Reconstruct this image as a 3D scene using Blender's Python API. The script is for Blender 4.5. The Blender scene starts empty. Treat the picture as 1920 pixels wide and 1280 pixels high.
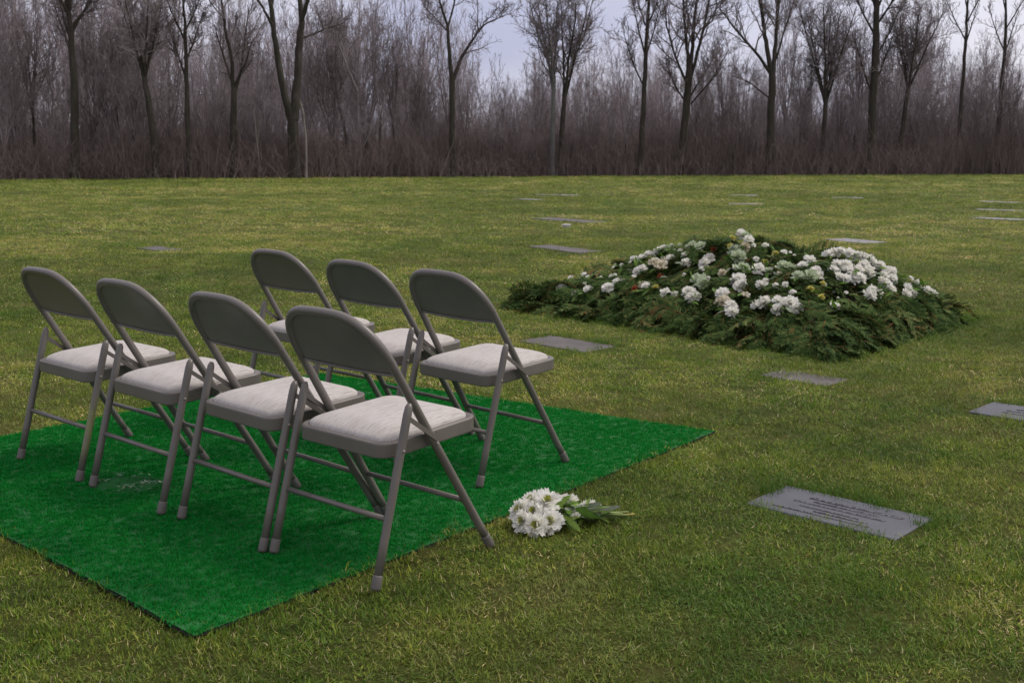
import bpy, math, random
import numpy as np
from math import sin, cos, pi, radians
from mathutils import Vector, Matrix

scene = bpy.context.scene
COL = scene.collection

# ------------------------------------------------------------------ camera
PITCH, ROLL, CAMH = 0.1713, 0.0019, 1.2148
cd = bpy.data.cameras.new('camera')
cd.sensor_width = 36.0
cd.lens = 39.925
cd.clip_start = 0.05
cd.clip_end = 2000
cd.dof.use_dof = True
cd.dof.focus_distance = 3.7
cd.dof.aperture_fstop = 13.0
camera = bpy.data.objects.new('camera', cd)
COL.objects.link(camera)
_f = Vector((0, cos(PITCH), -sin(PITCH)))
_u0 = Vector((0, sin(PITCH), cos(PITCH)))
_r0 = Vector((1, 0, 0))
_r = _r0 * cos(ROLL) + _u0 * sin(ROLL)
_u = _u0 * cos(ROLL) - _r0 * sin(ROLL)
camera.matrix_world = Matrix(((_r.x, _u.x, -_f.x, 0), (_r.y, _u.y, -_f.y, 0), (_r.z, _u.z, -_f.z, CAMH), (0, 0, 0, 1)))
scene.camera = camera

# ------------------------------------------------------------------ sky and sun (overcast)
SUN_EL, SUN_AZ = radians(50), radians(72)      # azimuth measured from +Y towards +X
world = bpy.data.worlds.new('World')
scene.world = world
world.use_nodes = True
wt = world.node_tree
wt.nodes.clear()
def wn(t, **k):
    n = wt.nodes.new(t)
    for a, b in k.items():
        setattr(n, a, b)
    return n
sky = wn('ShaderNodeTexSky', sky_type='NISHITA')
sky.sun_disc = False
sky.sun_elevation = SUN_EL
sky.sun_rotation = SUN_AZ
tc = wn('ShaderNodeTexCoord')
sep = wn('ShaderNodeSeparateXYZ')
wt.links.new(tc.outputs['Generated'], sep.inputs[0])
mp = wn('ShaderNodeMapping')
mp.inputs['Scale'].default_value = (1.0, 1.0, 2.6)
wt.links.new(tc.outputs['Generated'], mp.inputs[0])
nz = wn('ShaderNodeTexNoise')
nz.inputs['Scale'].default_value = 2.6
nz.inputs['Detail'].default_value = 5
nz.inputs['Roughness'].default_value = .5
wt.links.new(mp.outputs[0], nz.inputs['Vector'])
cr = wn('ShaderNodeValToRGB')
cr.color_ramp.elements[0].position = .36
cr.color_ramp.elements[0].color = (4.5, 4.6, 6.2, 1)
cr.color_ramp.elements[1].position = .66
cr.color_ramp.elements[1].color = (7.3, 7.1, 8.0, 1)
ga = wn('ShaderNodeMath', operation='MULTIPLY_ADD')            # the deck thins towards the right (east)
wt.links.new(sep.outputs['X'], ga.inputs[0])
ga.inputs[1].default_value = .22
wt.links.new(nz.outputs['Fac'], ga.inputs[2])
wt.links.new(ga.outputs[0], cr.inputs[0])
mr = wn('ShaderNodeMapRange')
mr.inputs['From Min'].default_value = 0.0
mr.inputs['From Max'].default_value = 1.0
mr.inputs['To Min'].default_value = .95
mr.inputs['To Max'].default_value = 1.7
wt.links.new(sep.outputs['Z'], mr.inputs['Value'])
vm = wn('ShaderNodeVectorMath', operation='SCALE')
wt.links.new(cr.outputs[0], vm.inputs[0])
wt.links.new(mr.outputs[0], vm.inputs['Scale'])
zen = wn('ShaderNodeMapRange', interpolation_type='SMOOTHSTEP')      # the cloud deck is thicker and less blue overhead
zen.inputs['From Min'].default_value = .15
zen.inputs['From Max'].default_value = .65
wt.links.new(sep.outputs['Z'], zen.inputs['Value'])
mz = wn('ShaderNodeMix', data_type='RGBA', blend_type='MULTIPLY')
wt.links.new(zen.outputs[0], mz.inputs['Factor'])
wt.links.new(vm.outputs[0], mz.inputs['A'])
mz.inputs['B'].default_value = (1.06, 1.0, .84, 1)
mx = wn('ShaderNodeMix', data_type='RGBA')
mx.inputs['Factor'].default_value = .9
wt.links.new(sky.outputs[0], mx.inputs['A'])
wt.links.new(mz.outputs['Result'], mx.inputs['B'])
bg = wn('ShaderNodeBackground')
bg.inputs['Strength'].default_value = .084
wt.links.new(mx.outputs['Result'], bg.inputs['Color'])
wo = wn('ShaderNodeOutputWorld')
wt.links.new(bg.outputs[0], wo.inputs['Surface'])

sd = bpy.data.lights.new('sun', 'SUN')
sd.energy = 1.5
sd.angle = radians(14)
sd.color = (1.0, .94, .86)
sun = bpy.data.objects.new('sun', sd)
COL.objects.link(sun)
sdir = Vector((sin(SUN_AZ) * cos(SUN_EL), cos(SUN_AZ) * cos(SUN_EL), sin(SUN_EL)))
sun.rotation_euler = sdir.to_track_quat('Z', 'Y').to_euler()
sun.location = (0, 0, 30)

scene.view_settings.view_transform = 'Standard'
scene.view_settings.look = 'None'
scene.view_settings.exposure = 0.42
scene.view_settings.gamma = 1.0
scene.view_settings.use_curve_mapping = False
scene.render.engine = 'CYCLES'
scene.cycles.max_bounces = 6
scene.render.resolution_x = 1024
scene.render.resolution_y = 682

# ------------------------------------------------------------------ helpers
def tag(o, label=None, cat=None, group=None, kind=None):
    if label: o['label'] = label
    if cat: o['category'] = cat
    if group: o['group'] = group
    if kind: o['kind'] = kind
    return o

def empty(name, loc=(0, 0, 0), rz=0.0):
    o = bpy.data.objects.new(name, None)
    o.empty_display_size = .1
    COL.objects.link(o)
    o.location = loc
    o.rotation_euler = (0, 0, rz)
    return o

class MB:
    """collects geometry; build() makes ONE mesh object"""
    def __init__(self):
        self.v, self.f, self.c, self.n = [], [], [], 0
    def add(self, verts, faces, c=0.0):
        verts = np.asarray(verts, float).reshape(-1, 3)
        self.v.append(verts)
        n = self.n
        self.f.extend([tuple(i + n for i in q) for q in faces])
        self.c.append(np.full(len(verts), c) if np.isscalar(c) else np.asarray(c, float))
        self.n += len(verts)
    def tube(self, P, R, k=8, cap=True, c=0.0, flat=1.0):
        P = np.asarray(P, float)
        n = len(P)
        R = np.full(n, R) if np.isscalar(R) else np.asarray(R, float)
        T = np.gradient(P, axis=0)
        T /= np.linalg.norm(T, axis=1)[:, None] + 1e-12
        a = np.array([0, 0, 1.0]) if abs(T[0][2]) < .9 else np.array([1.0, 0, 0])
        V = np.empty((n, k, 3))
        ang = np.arange(k) * 2 * pi / k
        N = a - T[0] * (a @ T[0]); N /= np.linalg.norm(N)
        for i in range(n):
            N = N - T[i] * (N @ T[i]); N /= np.linalg.norm(N) + 1e-12
            B = np.cross(T[i], N)
            V[i] = P[i] + R[i] * (np.cos(ang)[:, None] * N + flat * np.sin(ang)[:, None] * B)
        F = [(i * k + j, i * k + (j + 1) % k, (i + 1) * k + (j + 1) % k, (i + 1) * k + j) for i in range(n - 1) for j in range(k)]
        if cap:
            F += [tuple(range(k))[::-1], tuple((n - 1) * k + j for j in range(k))]
        self.add(V.reshape(-1, 3), F, c)
    def mesh(self, name, mat, smooth=True):
        me = bpy.data.meshes.new(name)
        v = np.concatenate(self.v) if self.v else np.zeros((0, 3))
        me.from_pydata(v.tolist(), [], self.f)
        at = me.attributes.new('rnd', 'FLOAT', 'POINT')
        at.data.foreach_set('value', np.concatenate(self.c).astype(np.float32))
        if smooth:
            me.polygons.foreach_set('use_smooth', [True] * len(me.polygons))
        if mat: me.materials.append(mat)
        me.update()
        return me
    def build(self, name, mat, parent=None, smooth=True):
        return link(self.mesh(name, mat, smooth), name, parent)

def link(me, name, parent=None):
    o = bpy.data.objects.new(name, me)
    COL.objects.link(o)
    if parent: o.parent = parent
    return o

def copy_thing(root):
    r = root.copy(); COL.objects.link(r)
    for ch in root.children:
        c = ch.copy(); COL.objects.link(c); c.parent = r
        for g in ch.children:
            d = g.copy(); COL.objects.link(d); d.parent = c
    return r

def gz(y):                               # the lawn falls very gently towards the wood
    return -.0058 * np.maximum(0, np.asarray(y, float) - 8)

def vnoise(x, y, s, seed=0):             # smooth value noise 0..1
    rs = np.random.RandomState(seed)
    G = rs.rand(128, 128)
    x = np.asarray(x) * s + 1000.3; y = np.asarray(y) * s + 1000.7
    xi = np.floor(x).astype(int); yi = np.floor(y).astype(int)
    fx = x - xi; fy = y - yi
    fx = fx * fx * (3 - 2 * fx); fy = fy * fy * (3 - 2 * fy)
    g = lambda a, b: G[a % 128, b % 128]
    return (g(xi, yi) * (1 - fx) + g(xi + 1, yi) * fx) * (1 - fy) + (g(xi, yi + 1) * (1 - fx) + g(xi + 1, yi + 1) * fx) * fy

# ------------------------------------------------------------------ materials
def mat(name):
    m = bpy.data.materials.new(name)
    m.use_nodes = True
    nt = m.node_tree
    b = nt.nodes['Principled BSDF']
    return m, nt, b
def N(nt, t, ins=None, **k):
    n = nt.nodes.new(t)
    for a, b in k.items(): setattr(n, a, b)
    for a, b in (ins or {}).items(): n.inputs[a].default_value = b
    return n
def L(nt, a, b): nt.links.new(a, b)
def ramp(nt, stops, fac=None, interp='LINEAR'):
    r = N(nt, 'ShaderNodeValToRGB')
    r.color_ramp.interpolation = interp
    e = r.color_ramp.elements
    while len(e) > 1: e.remove(e[-1])
    e[0].position = stops[0][0]; e[0].color = tuple(stops[0][1]) + (1,)
    for p, c in stops[1:]:
        q = e.new(p); q.color = tuple(c) + (1,)
    if fac is not None: L(nt, fac, r.inputs[0])
    return r
def noise(nt, scale, detail=4, rough=.55, vec=None, coord='Object', mscale=None):
    t = N(nt, 'ShaderNodeTexCoord')
    v = vec or t.outputs[coord]
    if mscale:
        m = N(nt, 'ShaderNodeMapping', {'Scale': mscale})
        L(nt, v, m.inputs[0]); v = m.outputs[0]
    n = N(nt, 'ShaderNodeTexNoise', {'Scale': scale, 'Detail': detail, 'Roughness': rough})
    L(nt, v, n.inputs['Vector'])
    return n.outputs['Fac']
def mixc(nt, fac, a, b, mode='MIX'):
    m = N(nt, 'ShaderNodeMix', data_type='RGBA', blend_type=mode)
    if hasattr(fac, 'links'): L(nt, fac, m.inputs['Factor'])
    else: m.inputs['Factor'].default_value = fac
    for s, k in ((a, 'A'), (b, 'B')):
        if hasattr(s, 'links'): L(nt, s, m.inputs[k])
        else: m.inputs[k].default_value = tuple(s) + (1,)
    return m.outputs['Result']
def bump(nt, b, h, dist=.001, strength=1.0):
    n = N(nt, 'ShaderNodeBump', {'Distance': dist, 'Strength': strength})
    L(nt, h, n.inputs['Height']); L(nt, n.outputs[0], b.inputs['Normal'])
def simple(name, cols, scale=20, rough=.6, bd=.0, mscale=None, spec=.5, detail=5):
    m, nt, b = mat(name)
    f = noise(nt, scale, detail, mscale=mscale)
    r = ramp(nt, [(.3 + .4 * i / max(1, len(cols) - 1), c) for i, c in enumerate(cols)], f)
    L(nt, r.outputs[0], b.inputs['Base Color'])
    b.inputs['Roughness'].default_value = rough
    b.inputs['Specular IOR Level'].default_value = spec
    if bd: bump(nt, b, f, bd)
    return m

M = {}
# painted steel of the chairs
def steel(name, base, stain=False):
    m, nt, b = mat(name)
    f = noise(nt, 7, 6, .6)
    c = ramp(nt, [(.3, [x * .86 for x in base]), (.55, base), (.75, [x * 1.12 for x in base])], f).outputs[0]
    sp = noise(nt, 160, 3)
    s = ramp(nt, [(.70, (0, 0, 0)), (.76, (1, 1, 1))], sp)
    c = mixc(nt, s.outputs[0], c, (base[0] * .45, base[1] * .42, base[2] * .4))
    if stain:
        tcn = N(nt, 'ShaderNodeTexCoord'); se = N(nt, 'ShaderNodeSeparateXYZ'); L(nt, tcn.outputs['Object'], se.inputs[0])
        zr = ramp(nt, [(.05, (0, 0, 0)), (.13, (1, 1, 1)), (.24, (1, 1, 1)), (.31, (0, 0, 0))], se.outputs['Z'])
        n2 = ramp(nt, [(.35, (.35, .35, .35)), (.6, (1, 1, 1))], noise(nt, 26, 4, mscale=(1, 1, .35)))
        k = mixc(nt, 1.0, zr.outputs[0], n2.outputs[0], 'MULTIPLY')
        c = mixc(nt, k, c, (.21, .215, .085))
    L(nt, c, b.inputs['Base Color'])
    rr = N(nt, 'ShaderNodeMapRange', {'To Min': .30, 'To Max': .48}); L(nt, f, rr.inputs['Value'])
    L(nt, rr.outputs[0], b.inputs['Roughness'])
    b.inputs['Specular IOR Level'].default_value = .5
    bump(nt, b, noise(nt, 420, 2), .00012, .5)
    return m
STEEL = (.140, .126, .113)
M['steel'] = steel('painted_steel', STEEL)
M['steel_stain'] = steel('painted_steel_stained', STEEL, True)
M['cap'] = simple('foot_cap_vinyl', [(.105, .094, .086), (.130, .117, .107)], 30, .6)
M['rivet'] = simple('rivet_steel', [(.2, .17, .15), (.28, .25, .22)], 90, .4)
# woven seat fabric with lengthwise slubs
m, nt, b = mat('seat_fabric')
f1 = noise(nt, 95, 5, .7, mscale=(3.4, .22, .6))
f2 = noise(nt, 9, 4, .6)
c = ramp(nt, [(.37, (.235, .205, .185)), (.45, (.40, .372, .350)), (.58, (.475, .448, .43))], f1).outputs[0]
c = mixc(nt, .25, c, ramp(nt, [(.35, (.36, .33, .305)), (.65, (.49, .47, .46))], f2).outputs[0])
L(nt, c, b.inputs['Base Color'])
b.inputs['Roughness'].default_value = .92
b.inputs['Specular IOR Level'].default_value = .2
b.inputs['Sheen Weight'].default_value = .15
bump(nt, b, noise(nt, 900, 2), .0004, .6)
M['fabric'] = m

# ground under the grass
def lawn_nodes(nt, lo, mid, hi, straw):
    g = N(nt, 'ShaderNodeNewGeometry')
    big = N(nt, 'ShaderNodeTexNoise', {'Scale': .55, 'Detail': 4, 'Roughness': .55}); L(nt, g.outputs['Position'], big.inputs['Vector'])
    med = N(nt, 'ShaderNodeTexNoise', {'Scale': 2.6, 'Detail': 5, 'Roughness': .6}); L(nt, g.outputs['Position'], med.inputs['Vector'])
    a = N(nt, 'ShaderNodeMath', operation='ADD'); L(nt, big.outputs['Fac'], a.inputs[0]); L(nt, med.outputs['Fac'], a.inputs[1])
    h = N(nt, 'ShaderNodeMath', {1: .5}, operation='MULTIPLY'); L(nt, a.outputs[0], h.inputs[0])
    return h.outputs[0], ramp(nt, [(.38, lo), (.47, mid), (.545, hi), (.62, straw)], h.outputs[0]).outputs[0]
m, nt, b = mat('lawn_ground')
_, c = lawn_nodes(nt, (.040, .075, .008), (.080, .118, .012), (.13, .15, .02), (.18, .165, .045))
fn = noise(nt, 110, 6, .8)
c = mixc(nt, .6, c, ramp(nt, [(.32, (.016, .020, .006)), (.5, (.07, .075, .022)), (.68, (.24, .20, .10))], fn).outputs[0])
L(nt, c, b.inputs['Base Color']); b.inputs['Roughness'].default_value = .95; b.inputs['Specular IOR Level'].default_value = .1
bump(nt, b, fn, .02, 1)
M['ground'] = m
# grass blades
def blade_mat(name, straw_bias=0.0):
    m, nt, b = mat(name)
    val, patch = lawn_nodes(nt, (.072, .155, .018), (.172, .240, .032), (.31, .305, .064), (.42, .35, .14))
    r = N(nt, 'ShaderNodeAttribute', attribute_name='rnd')
    t = N(nt, 'ShaderNodeAttribute', attribute_type='INSTANCER', attribute_name='tint')
    lu = N(nt, 'ShaderNodeAttribute', attribute_type='INSTANCER', attribute_name='lush')
    # darkish green, mid green, olive and a share of straw blades
    own = ramp(nt, [(0, (.028, .085, .006)), (.3, (.09, .21, .014)), (.6, (.22, .33, .028)), (.80, (.32, .31, .06)), (.88, (.56, .45, .22)), (1, (.74, .64, .42))], r.outputs['Fac'])
    c = mixc(nt, .66, patch, own.outputs[0])
    tn = ramp(nt, [(0, (.44, .50, .46)), (.45, (.92, .93, .92)), (1, (1.50, 1.30, 1.25))], t.outputs['Fac'])
    c = mixc(nt, 1.0, c, tn.outputs[0], 'MULTIPLY')
    c = mixc(nt, lu.outputs['Fac'], c, (.055, .140, .014))
    L(nt, c, b.inputs['Base Color'])
    b.inputs['Roughness'].default_value = .6
    b.inputs['Specular IOR Level'].default_value = .25
    tr = N(nt, 'ShaderNodeBsdfTranslucent'); L(nt, c, tr.inputs['Color'])
    ms = N(nt, 'ShaderNodeMixShader', {0: .28})
    L(nt, b.outputs[0], ms.inputs[1]); L(nt, tr.outputs[0], ms.inputs[2])
    L(nt, ms.outputs[0], nt.nodes['Material Output'].inputs['Surface'])
    return m
M['grass'] = blade_mat('grass_blade')
def leafy(name, stops, rough=.55, trans=.2, spec=.15, vary=.25):
    m, nt, b = mat(name)
    r = N(nt, 'ShaderNodeAttribute', attribute_name='rnd')
    oi = N(nt, 'ShaderNodeObjectInfo')
    ad = N(nt, 'ShaderNodeMath', operation='MULTIPLY_ADD'); L(nt, oi.outputs['Random'], ad.inputs[0]); ad.inputs[1].default_value = vary; L(nt, r.outputs['Fac'], ad.inputs[2])
    sb = N(nt, 'ShaderNodeMath', {1: vary / 2}, operation='SUBTRACT', use_clamp=True); L(nt, ad.outputs[0], sb.inputs[0])
    c = ramp(nt, stops, sb.outputs[0]).outputs[0]
    n = ramp(nt, [(.3, (.8, .8, .8)), (.7, (1.15, 1.15, 1.15))], noise(nt, 60, 3))
    c = mixc(nt, 1.0, c, n.outputs[0], 'MULTIPLY')
    L(nt, c, b.inputs['Base Color'])
    b.inputs['Roughness'].default_value = rough
    b.inputs['Specular IOR Level'].default_value = spec
    tr = N(nt, 'ShaderNodeBsdfTranslucent'); L(nt, c, tr.inputs['Color'])
    ms = N(nt, 'ShaderNodeMixShader', {0: trans})
    L(nt, b.outputs[0], ms.inputs[1]); L(nt, tr.outputs[0], ms.inputs[2])
    L(nt, ms.outputs[0], nt.nodes['Material Output'].inputs['Surface'])
    return m
M['pile'] = leafy('artificial_turf_pile', [(0, (.004, .135, .016)), (.5, (.007, .205, .027)), (1, (.014, .265, .042))], .8, .15, spec=.03, vary=.04)
m, nt, b = mat('artificial_turf_backing')
L(nt, ramp(nt, [(.3, (.006, .08, .014)), (.7, (.010, .14, .026))], noise(nt, 300, 3)).outputs[0], b.inputs['Base Color']); b.inputs['Roughness'].default_value = .8
M['turf'] = m
M['backing'] = simple('black_backing', [(.008, .009, .008), (.02, .02, .018)], 60, .8)
M['frond'] = leafy('cedar_frond', [(0, (.014, .032, .009)), (.4, (.044, .086, .020)), (.72, (.10, .155, .040)), (.9, (.18, .19, .07)), (1, (.19, .10, .04))], .85, .2)
M['twig'] = simple('cedar_twig', [(.05, .032, .02), (.10, .06, .035)], 40, .8)
M['soil'] = simple('mound_soil', [(.012, .010, .007), (.035, .026, .016)], 12, .95, .02)
M['white'] = leafy('white_petals', [(0, (.46, .52, .26)), (.3, (.74, .74, .60)), (.6, (.86, .85, .79)), (1, (.91, .90, .86))], .6, .42)
M['cream'] = leafy('cream_petals', [(0, (.5, .42, .26)), (.5, (.68, .62, .46)), (1, (.78, .74, .64))], .6, .3)
M['pale'] = leafy('pale_green_petals', [(0, (.22, .32, .12)), (.5, (.46, .54, .34)), (1, (.62, .68, .52))], .6, .3)
M['yellow'] = leafy('yellow_petals', [(0, (.30, .34, .05)), (.5, (.55, .52, .10)), (1, (.70, .64, .25))], .6, .3)
M['red'] = leafy('rust_red_petals', [(0, (.10, .02, .01)), (.5, (.26, .055, .025)), (1, (.40, .14, .07))], .6, .3)
M['centre'] = leafy('flower_centre', [(0, (.20, .26, .03)), (.5, (.36, .40, .06)), (1, (.50, .48, .12))], .7, .2)
M['leaf'] = leafy('broad_leaf', [(0, (.045, .105, .015)), (.5, (.11, .21, .032)), (.85, (.22, .33, .07)), (1, (.38, .44, .14))], .45, .25)
M['greyleaf'] = leafy('grey_green_leaf', [(0, (.12, .15, .10)), (.5, (.24, .28, .20)), (1, (.42, .44, .40))], .6, .25)
M['stem'] = leafy('cut_stem', [(0, (.12, .17, .05)), (.6, (.22, .28, .10)), (1, (.40, .33, .10))], .5, .15)
def slate(name, a, b_, c_):
    m, nt, b = mat(name)
    f = noise(nt, 5, 7, .62); g = noise(nt, 220, 3, .6)
    c = ramp(nt, [(.3, a), (.5, b_), (.72, c_)], f).outputs[0]
    c = mixc(nt, ramp(nt, [(.62, (0, 0, 0)), (.72, (.35, .35, .35))], g).outputs[0], c, tuple(x * 1.4 for x in c_))
    L(nt, c, b.inputs['Base Color']); b.inputs['Roughness'].default_value = .62
    bump(nt, b, g, .0008, .7)
    return m
M['slate'] = slate('bronze_grey_marker', (.054, .058, .070), (.071, .075, .090), (.088, .092, .107))
M['slate_old'] = slate('weathered_marker', (.050, .042, .038), (.078, .067, .064), (.11, .098, .094))
M['slate_pale'] = slate('pale_granite_marker', (.15, .145, .15), (.20, .19, .20), (.26, .25, .26))
M['letter'] = simple('worn_raised_lettering', [(.075, .075, .083), (.16, .145, .14)], 70, .55)
M['letter_dark'] = simple('dark_cast_line', [(.042, .042, .05), (.065, .063, .072)], 70, .6)
def bark(name, a, b_, c_):
    m, nt, b = mat(name)
    f = noise(nt, 3.2, 6, .65, mscale=(2.2, 2.2, .5)); g = noise(nt, 1.1, 4)
    c = ramp(nt, [(.3, a), (.5, b_), (.7, c_)], f).outputs[0]
    c = mixc(nt, ramp(nt, [(.45, (0, 0, 0)), (.65, (.55, .55, .55))], g).outputs[0], c, (b_[0] * .8, b_[1] * 1.12, b_[2] * .7))
    L(nt, c, b.inputs['Base Color']); b.inputs['Roughness'].default_value = .9; b.inputs['Specular IOR Level'].default_value = .2
    bump(nt, b, f, .03, .8)
    return m
M['bark'] = bark('dark_bark', (.026, .021, .018), (.046, .038, .033), (.074, .063, .056))
M['bark_grey'] = bark('grey_bark', (.07, .064, .066), (.12, .112, .115), (.18, .17, .17))
M['bark_pale'] = bark('pale_bark', (.13, .105, .10), (.19, .16, .15), (.26, .22, .21))
def twig_mat(name, stops):
    m, nt, b = mat(name)
    g = N(nt, 'ShaderNodeNewGeometry')
    f = N(nt, 'ShaderNodeTexNoise', {'Scale': .35, 'Detail': 3}); L(nt, g.outputs['Position'], f.inputs['Vector'])
    t = N(nt, 'ShaderNodeAttribute', attribute_type='INSTANCER', attribute_name='tint')
    r = N(nt, 'ShaderNodeAttribute', attribute_name='rnd')
    a = N(nt, 'ShaderNodeMath', {1: .45}, operation='MULTIPLY_ADD'); L(nt, t.outputs['Fac'], a.inputs[0]); L(nt, f.outputs['Fac'], a.inputs[2])
    a2 = N(nt, 'ShaderNodeMath', {1: .3}, operation='MULTIPLY_ADD'); L(nt, r.outputs['Fac'], a2.inputs[0]); L(nt, a.outputs[0], a2.inputs[2])
    L(nt, ramp(nt, stops, a2.outputs[0]).outputs[0], b.inputs['Base Color'])
    b.inputs['Roughness'].default_value = .9; b.inputs['Specular IOR Level'].default_value = .15
    return m
M['twigs'] = twig_mat('bare_twigs', [(.4, (.095, .077, .078)), (.7, (.195, .166, .172)), (1.0, (.38, .335, .35))])  # twigs tinted lighter mauve-grey in place of air haze over the wood
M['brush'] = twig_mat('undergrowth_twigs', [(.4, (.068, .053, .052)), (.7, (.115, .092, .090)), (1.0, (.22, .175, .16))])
M['tawny'] = simple('tawny_dead_grass', [(.17, .10, .055), (.30, .19, .11)], 2, .95)
M['floor'] = simple('leaf_litter', [(.035, .022, .016), (.065, .042, .030), (.10, .066, .046)], 1.5, .95, .05)
M['stone_vase'] = simple('white_vase', [(.5, .5, .52), (.6, .6, .6)], 10, .6)

# ------------------------------------------------------------------ ground
rng = np.random.RandomState(7)
random.seed(7)
def sheet(name, xs, ys, zf, material):
    X, Y = np.meshgrid(xs, ys)
    Z = zf(X, Y)
    nx, ny = len(xs), len(ys)
    v = np.stack([X, Y, Z], -1).reshape(-1, 3)
    f = [(j * nx + i, j * nx + i + 1, (j + 1) * nx + i + 1, (j + 1) * nx + i) for j in range(ny - 1) for i in range(nx - 1)]
    mb = MB(); mb.add(v, f)
    return mb.build(name, material)
ys = np.concatenate([np.linspace(-40, 0, 12), np.linspace(.3, 16, 110), np.linspace(17, 90, 60), np.linspace(100, 700, 24)])
xs = np.concatenate([np.linspace(-500, -45, 16), np.linspace(-40, -8, 26), np.linspace(-7.7, 9, 90), np.linspace(9.5, 45, 44), np.linspace(50, 500, 20)])
def lawn_z(X, Y):
    return gz(Y) - .004 + .012 * (vnoise(X, Y, 1.1, 3) - .9)
lawn = sheet('lawn', xs, ys, lawn_z, M['ground'])
tag(lawn, kind='structure')
# edge of the wood: forest floor laid just above the lawn sheet
EDGE = [(-140, 2), (-60, 32), (-20.84, 46.64), (-11.24, 50.27), (-.02, 54.5), (12.96, 58.16), (27.45, 61.57), (70, 72), (160, 90)]
ex = np.array([e[0] for e in EDGE]); ey = np.array([e[1] for e in EDGE])
def edge_y(x): return np.interp(x, ex, ey)
fx = np.linspace(-140, 160, 181); tt = np.concatenate([np.linspace(0, 4, 7), np.linspace(6, 90, 22)])
FV = np.array([[(x, edge_y(x) + t + (.5 * (vnoise(x, 0, .7, 5) - .5) if t == 0 else 0), float(gz(edge_y(x) + t)) + .012 + .10 * (1 - math.exp(-t / 1.5)) * vnoise(x, t, .5, 6)) for x in fx] for t in tt]).reshape(-1, 3)
n = len(fx)
mb = MB(); mb.add(FV, [(j * n + i, j * n + i + 1, (j + 1) * n + i + 1, (j + 1) * n + i) for j in range(len(tt) - 1) for i in range(n - 1)])
tag(mb.build('forest_floor', M['floor']), kind='structure')

# ------------------------------------------------------------------ scattering by geometry nodes (for stuff only)
def scatter(name, pts, rot, scl, tint, lush, idx, sources, parent=None):
    me = bpy.data.meshes.new(name)
    me.vertices.add(len(pts))
    me.vertices.foreach_set('co', np.asarray(pts, np.float32).ravel())
    for an, ty, arr in (('rot', 'FLOAT_VECTOR', rot), ('scl', 'FLOAT_VECTOR', scl), ('tint', 'FLOAT', tint), ('lush', 'FLOAT', lush), ('idx', 'INT', idx)):
        a = me.attributes.new(an, ty, 'POINT')
        a.data.foreach_set('vector' if ty == 'FLOAT_VECTOR' else 'value', np.asarray(arr, np.int32 if ty == 'INT' else np.float32).ravel())
    o = link(me, name, parent)
    ng = bpy.data.node_groups.new(name + '_scatter', 'GeometryNodeTree')
    ng.interface.new_socket('Geometry', in_out='INPUT', socket_type='NodeSocketGeometry')
    ng.interface.new_socket('Geometry', in_out='OUTPUT', socket_type='NodeSocketGeometry')
    gi = ng.nodes.new('NodeGroupInput'); go = ng.nodes.new('NodeGroupOutput')
    ip = ng.nodes.new('GeometryNodeInstanceOnPoints')
    g2i = ng.nodes.new('GeometryNodeGeometryToInstance')
    for s in sources[::-1]:
        oi = ng.nodes.new('GeometryNodeObjectInfo'); oi.inputs['Object'].default_value = s
        ng.links.new(oi.outputs['Geometry'], g2i.inputs[0])
    ip.inputs['Pick Instance'].default_value = True
    def na(nm, t):
        k = ng.nodes.new('GeometryNodeInputNamedAttribute'); k.data_type = t; k.inputs['Name'].default_value = nm
        return k.outputs['Attribute']
    ng.links.new(gi.outputs[0], ip.inputs['Points'])
    ng.links.new(g2i.outputs[0], ip.inputs['Instance'])
    ng.links.new(na('idx', 'INT'), ip.inputs['Instance Index'])
    ng.links.new(na('rot', 'FLOAT_VECTOR'), ip.inputs['Rotation'])
    ng.links.new(na('scl', 'FLOAT_VECTOR'), ip.inputs['Scale'])
    ng.links.new(ip.outputs[0], go.inputs[0])
    md = o.modifiers.new('scatter', 'NODES'); md.node_group = ng
    return o
def source(mb, name, material):        # a mesh used only as instance source, never linked to the scene
    return bpy.data.objects.new(name, mb.mesh(name, material))

def blade(mb, x, y, h, w, lean, az, curl, c, rs, segs=3):
    """curved grass blade, a strip of quads ending in a point"""
    d = np.array([cos(az), sin(az), 0]); s = np.array([-sin(az), cos(az), 0])
    P = []; a = lean; p = np.array([x, y, 0.0])
    for i in range(segs + 1):
        t = i / segs
        ww = w * (1 - t ** 1.6) * .5
        P.append(p - s * ww) ; P.append(p + s * ww)
        p = p + (d * sin(a) + np.array([0, 0, cos(a)])) * h / segs
        a += curl / segs
    V = P[:-1]
    F = [(2 * i, 2 * i + 1, 2 * i + 3, 2 * i + 2) for i in range(segs - 1)] + [(2 * segs - 2, 2 * segs - 1, 2 * segs)]
    mb.add(V, F, c)
def tuft(seed, n, rad, hmin, hmax, w, straw=.16, leanmax=1.0, curl=1.2):
    rs = np.random.RandomState(seed); mb = MB()
    for _ in range(n):
        r = rad * math.sqrt(rs.rand()); a = rs.rand() * 2 * pi
        dead = rs.rand() < straw
        c = .86 + .14 * rs.rand() if dead else .80 * rs.rand() ** .9
        lean = (.9 + .5 * rs.rand()) if dead and rs.rand() < .75 else leanmax * rs.rand() ** .8
        blade(mb, r * cos(a), r * sin(a), (hmin + (hmax - hmin) * rs.rand()) * (.72 if dead else 1), w * (.6 + .7 * rs.rand()), lean, rs.rand() * 2 * pi, curl * rs.uniform(-.4, 1), c, rs)
    return mb
TUFTS = [source(tuft(10 + i, 34, .05, .012, .032, .0026, straw=(.10, .16, .30, .12, .20, .5)[i], curl=2.4, leanmax=1.25), 'grass_tuft', M['grass']) for i in range(6)]
LUSH = [source(tuft(30 + i, 30, .045, .022, .042, .0028, straw=.04, leanmax=.8), 'grass_tuft_long', M['grass']) for i in range(2)]

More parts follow.
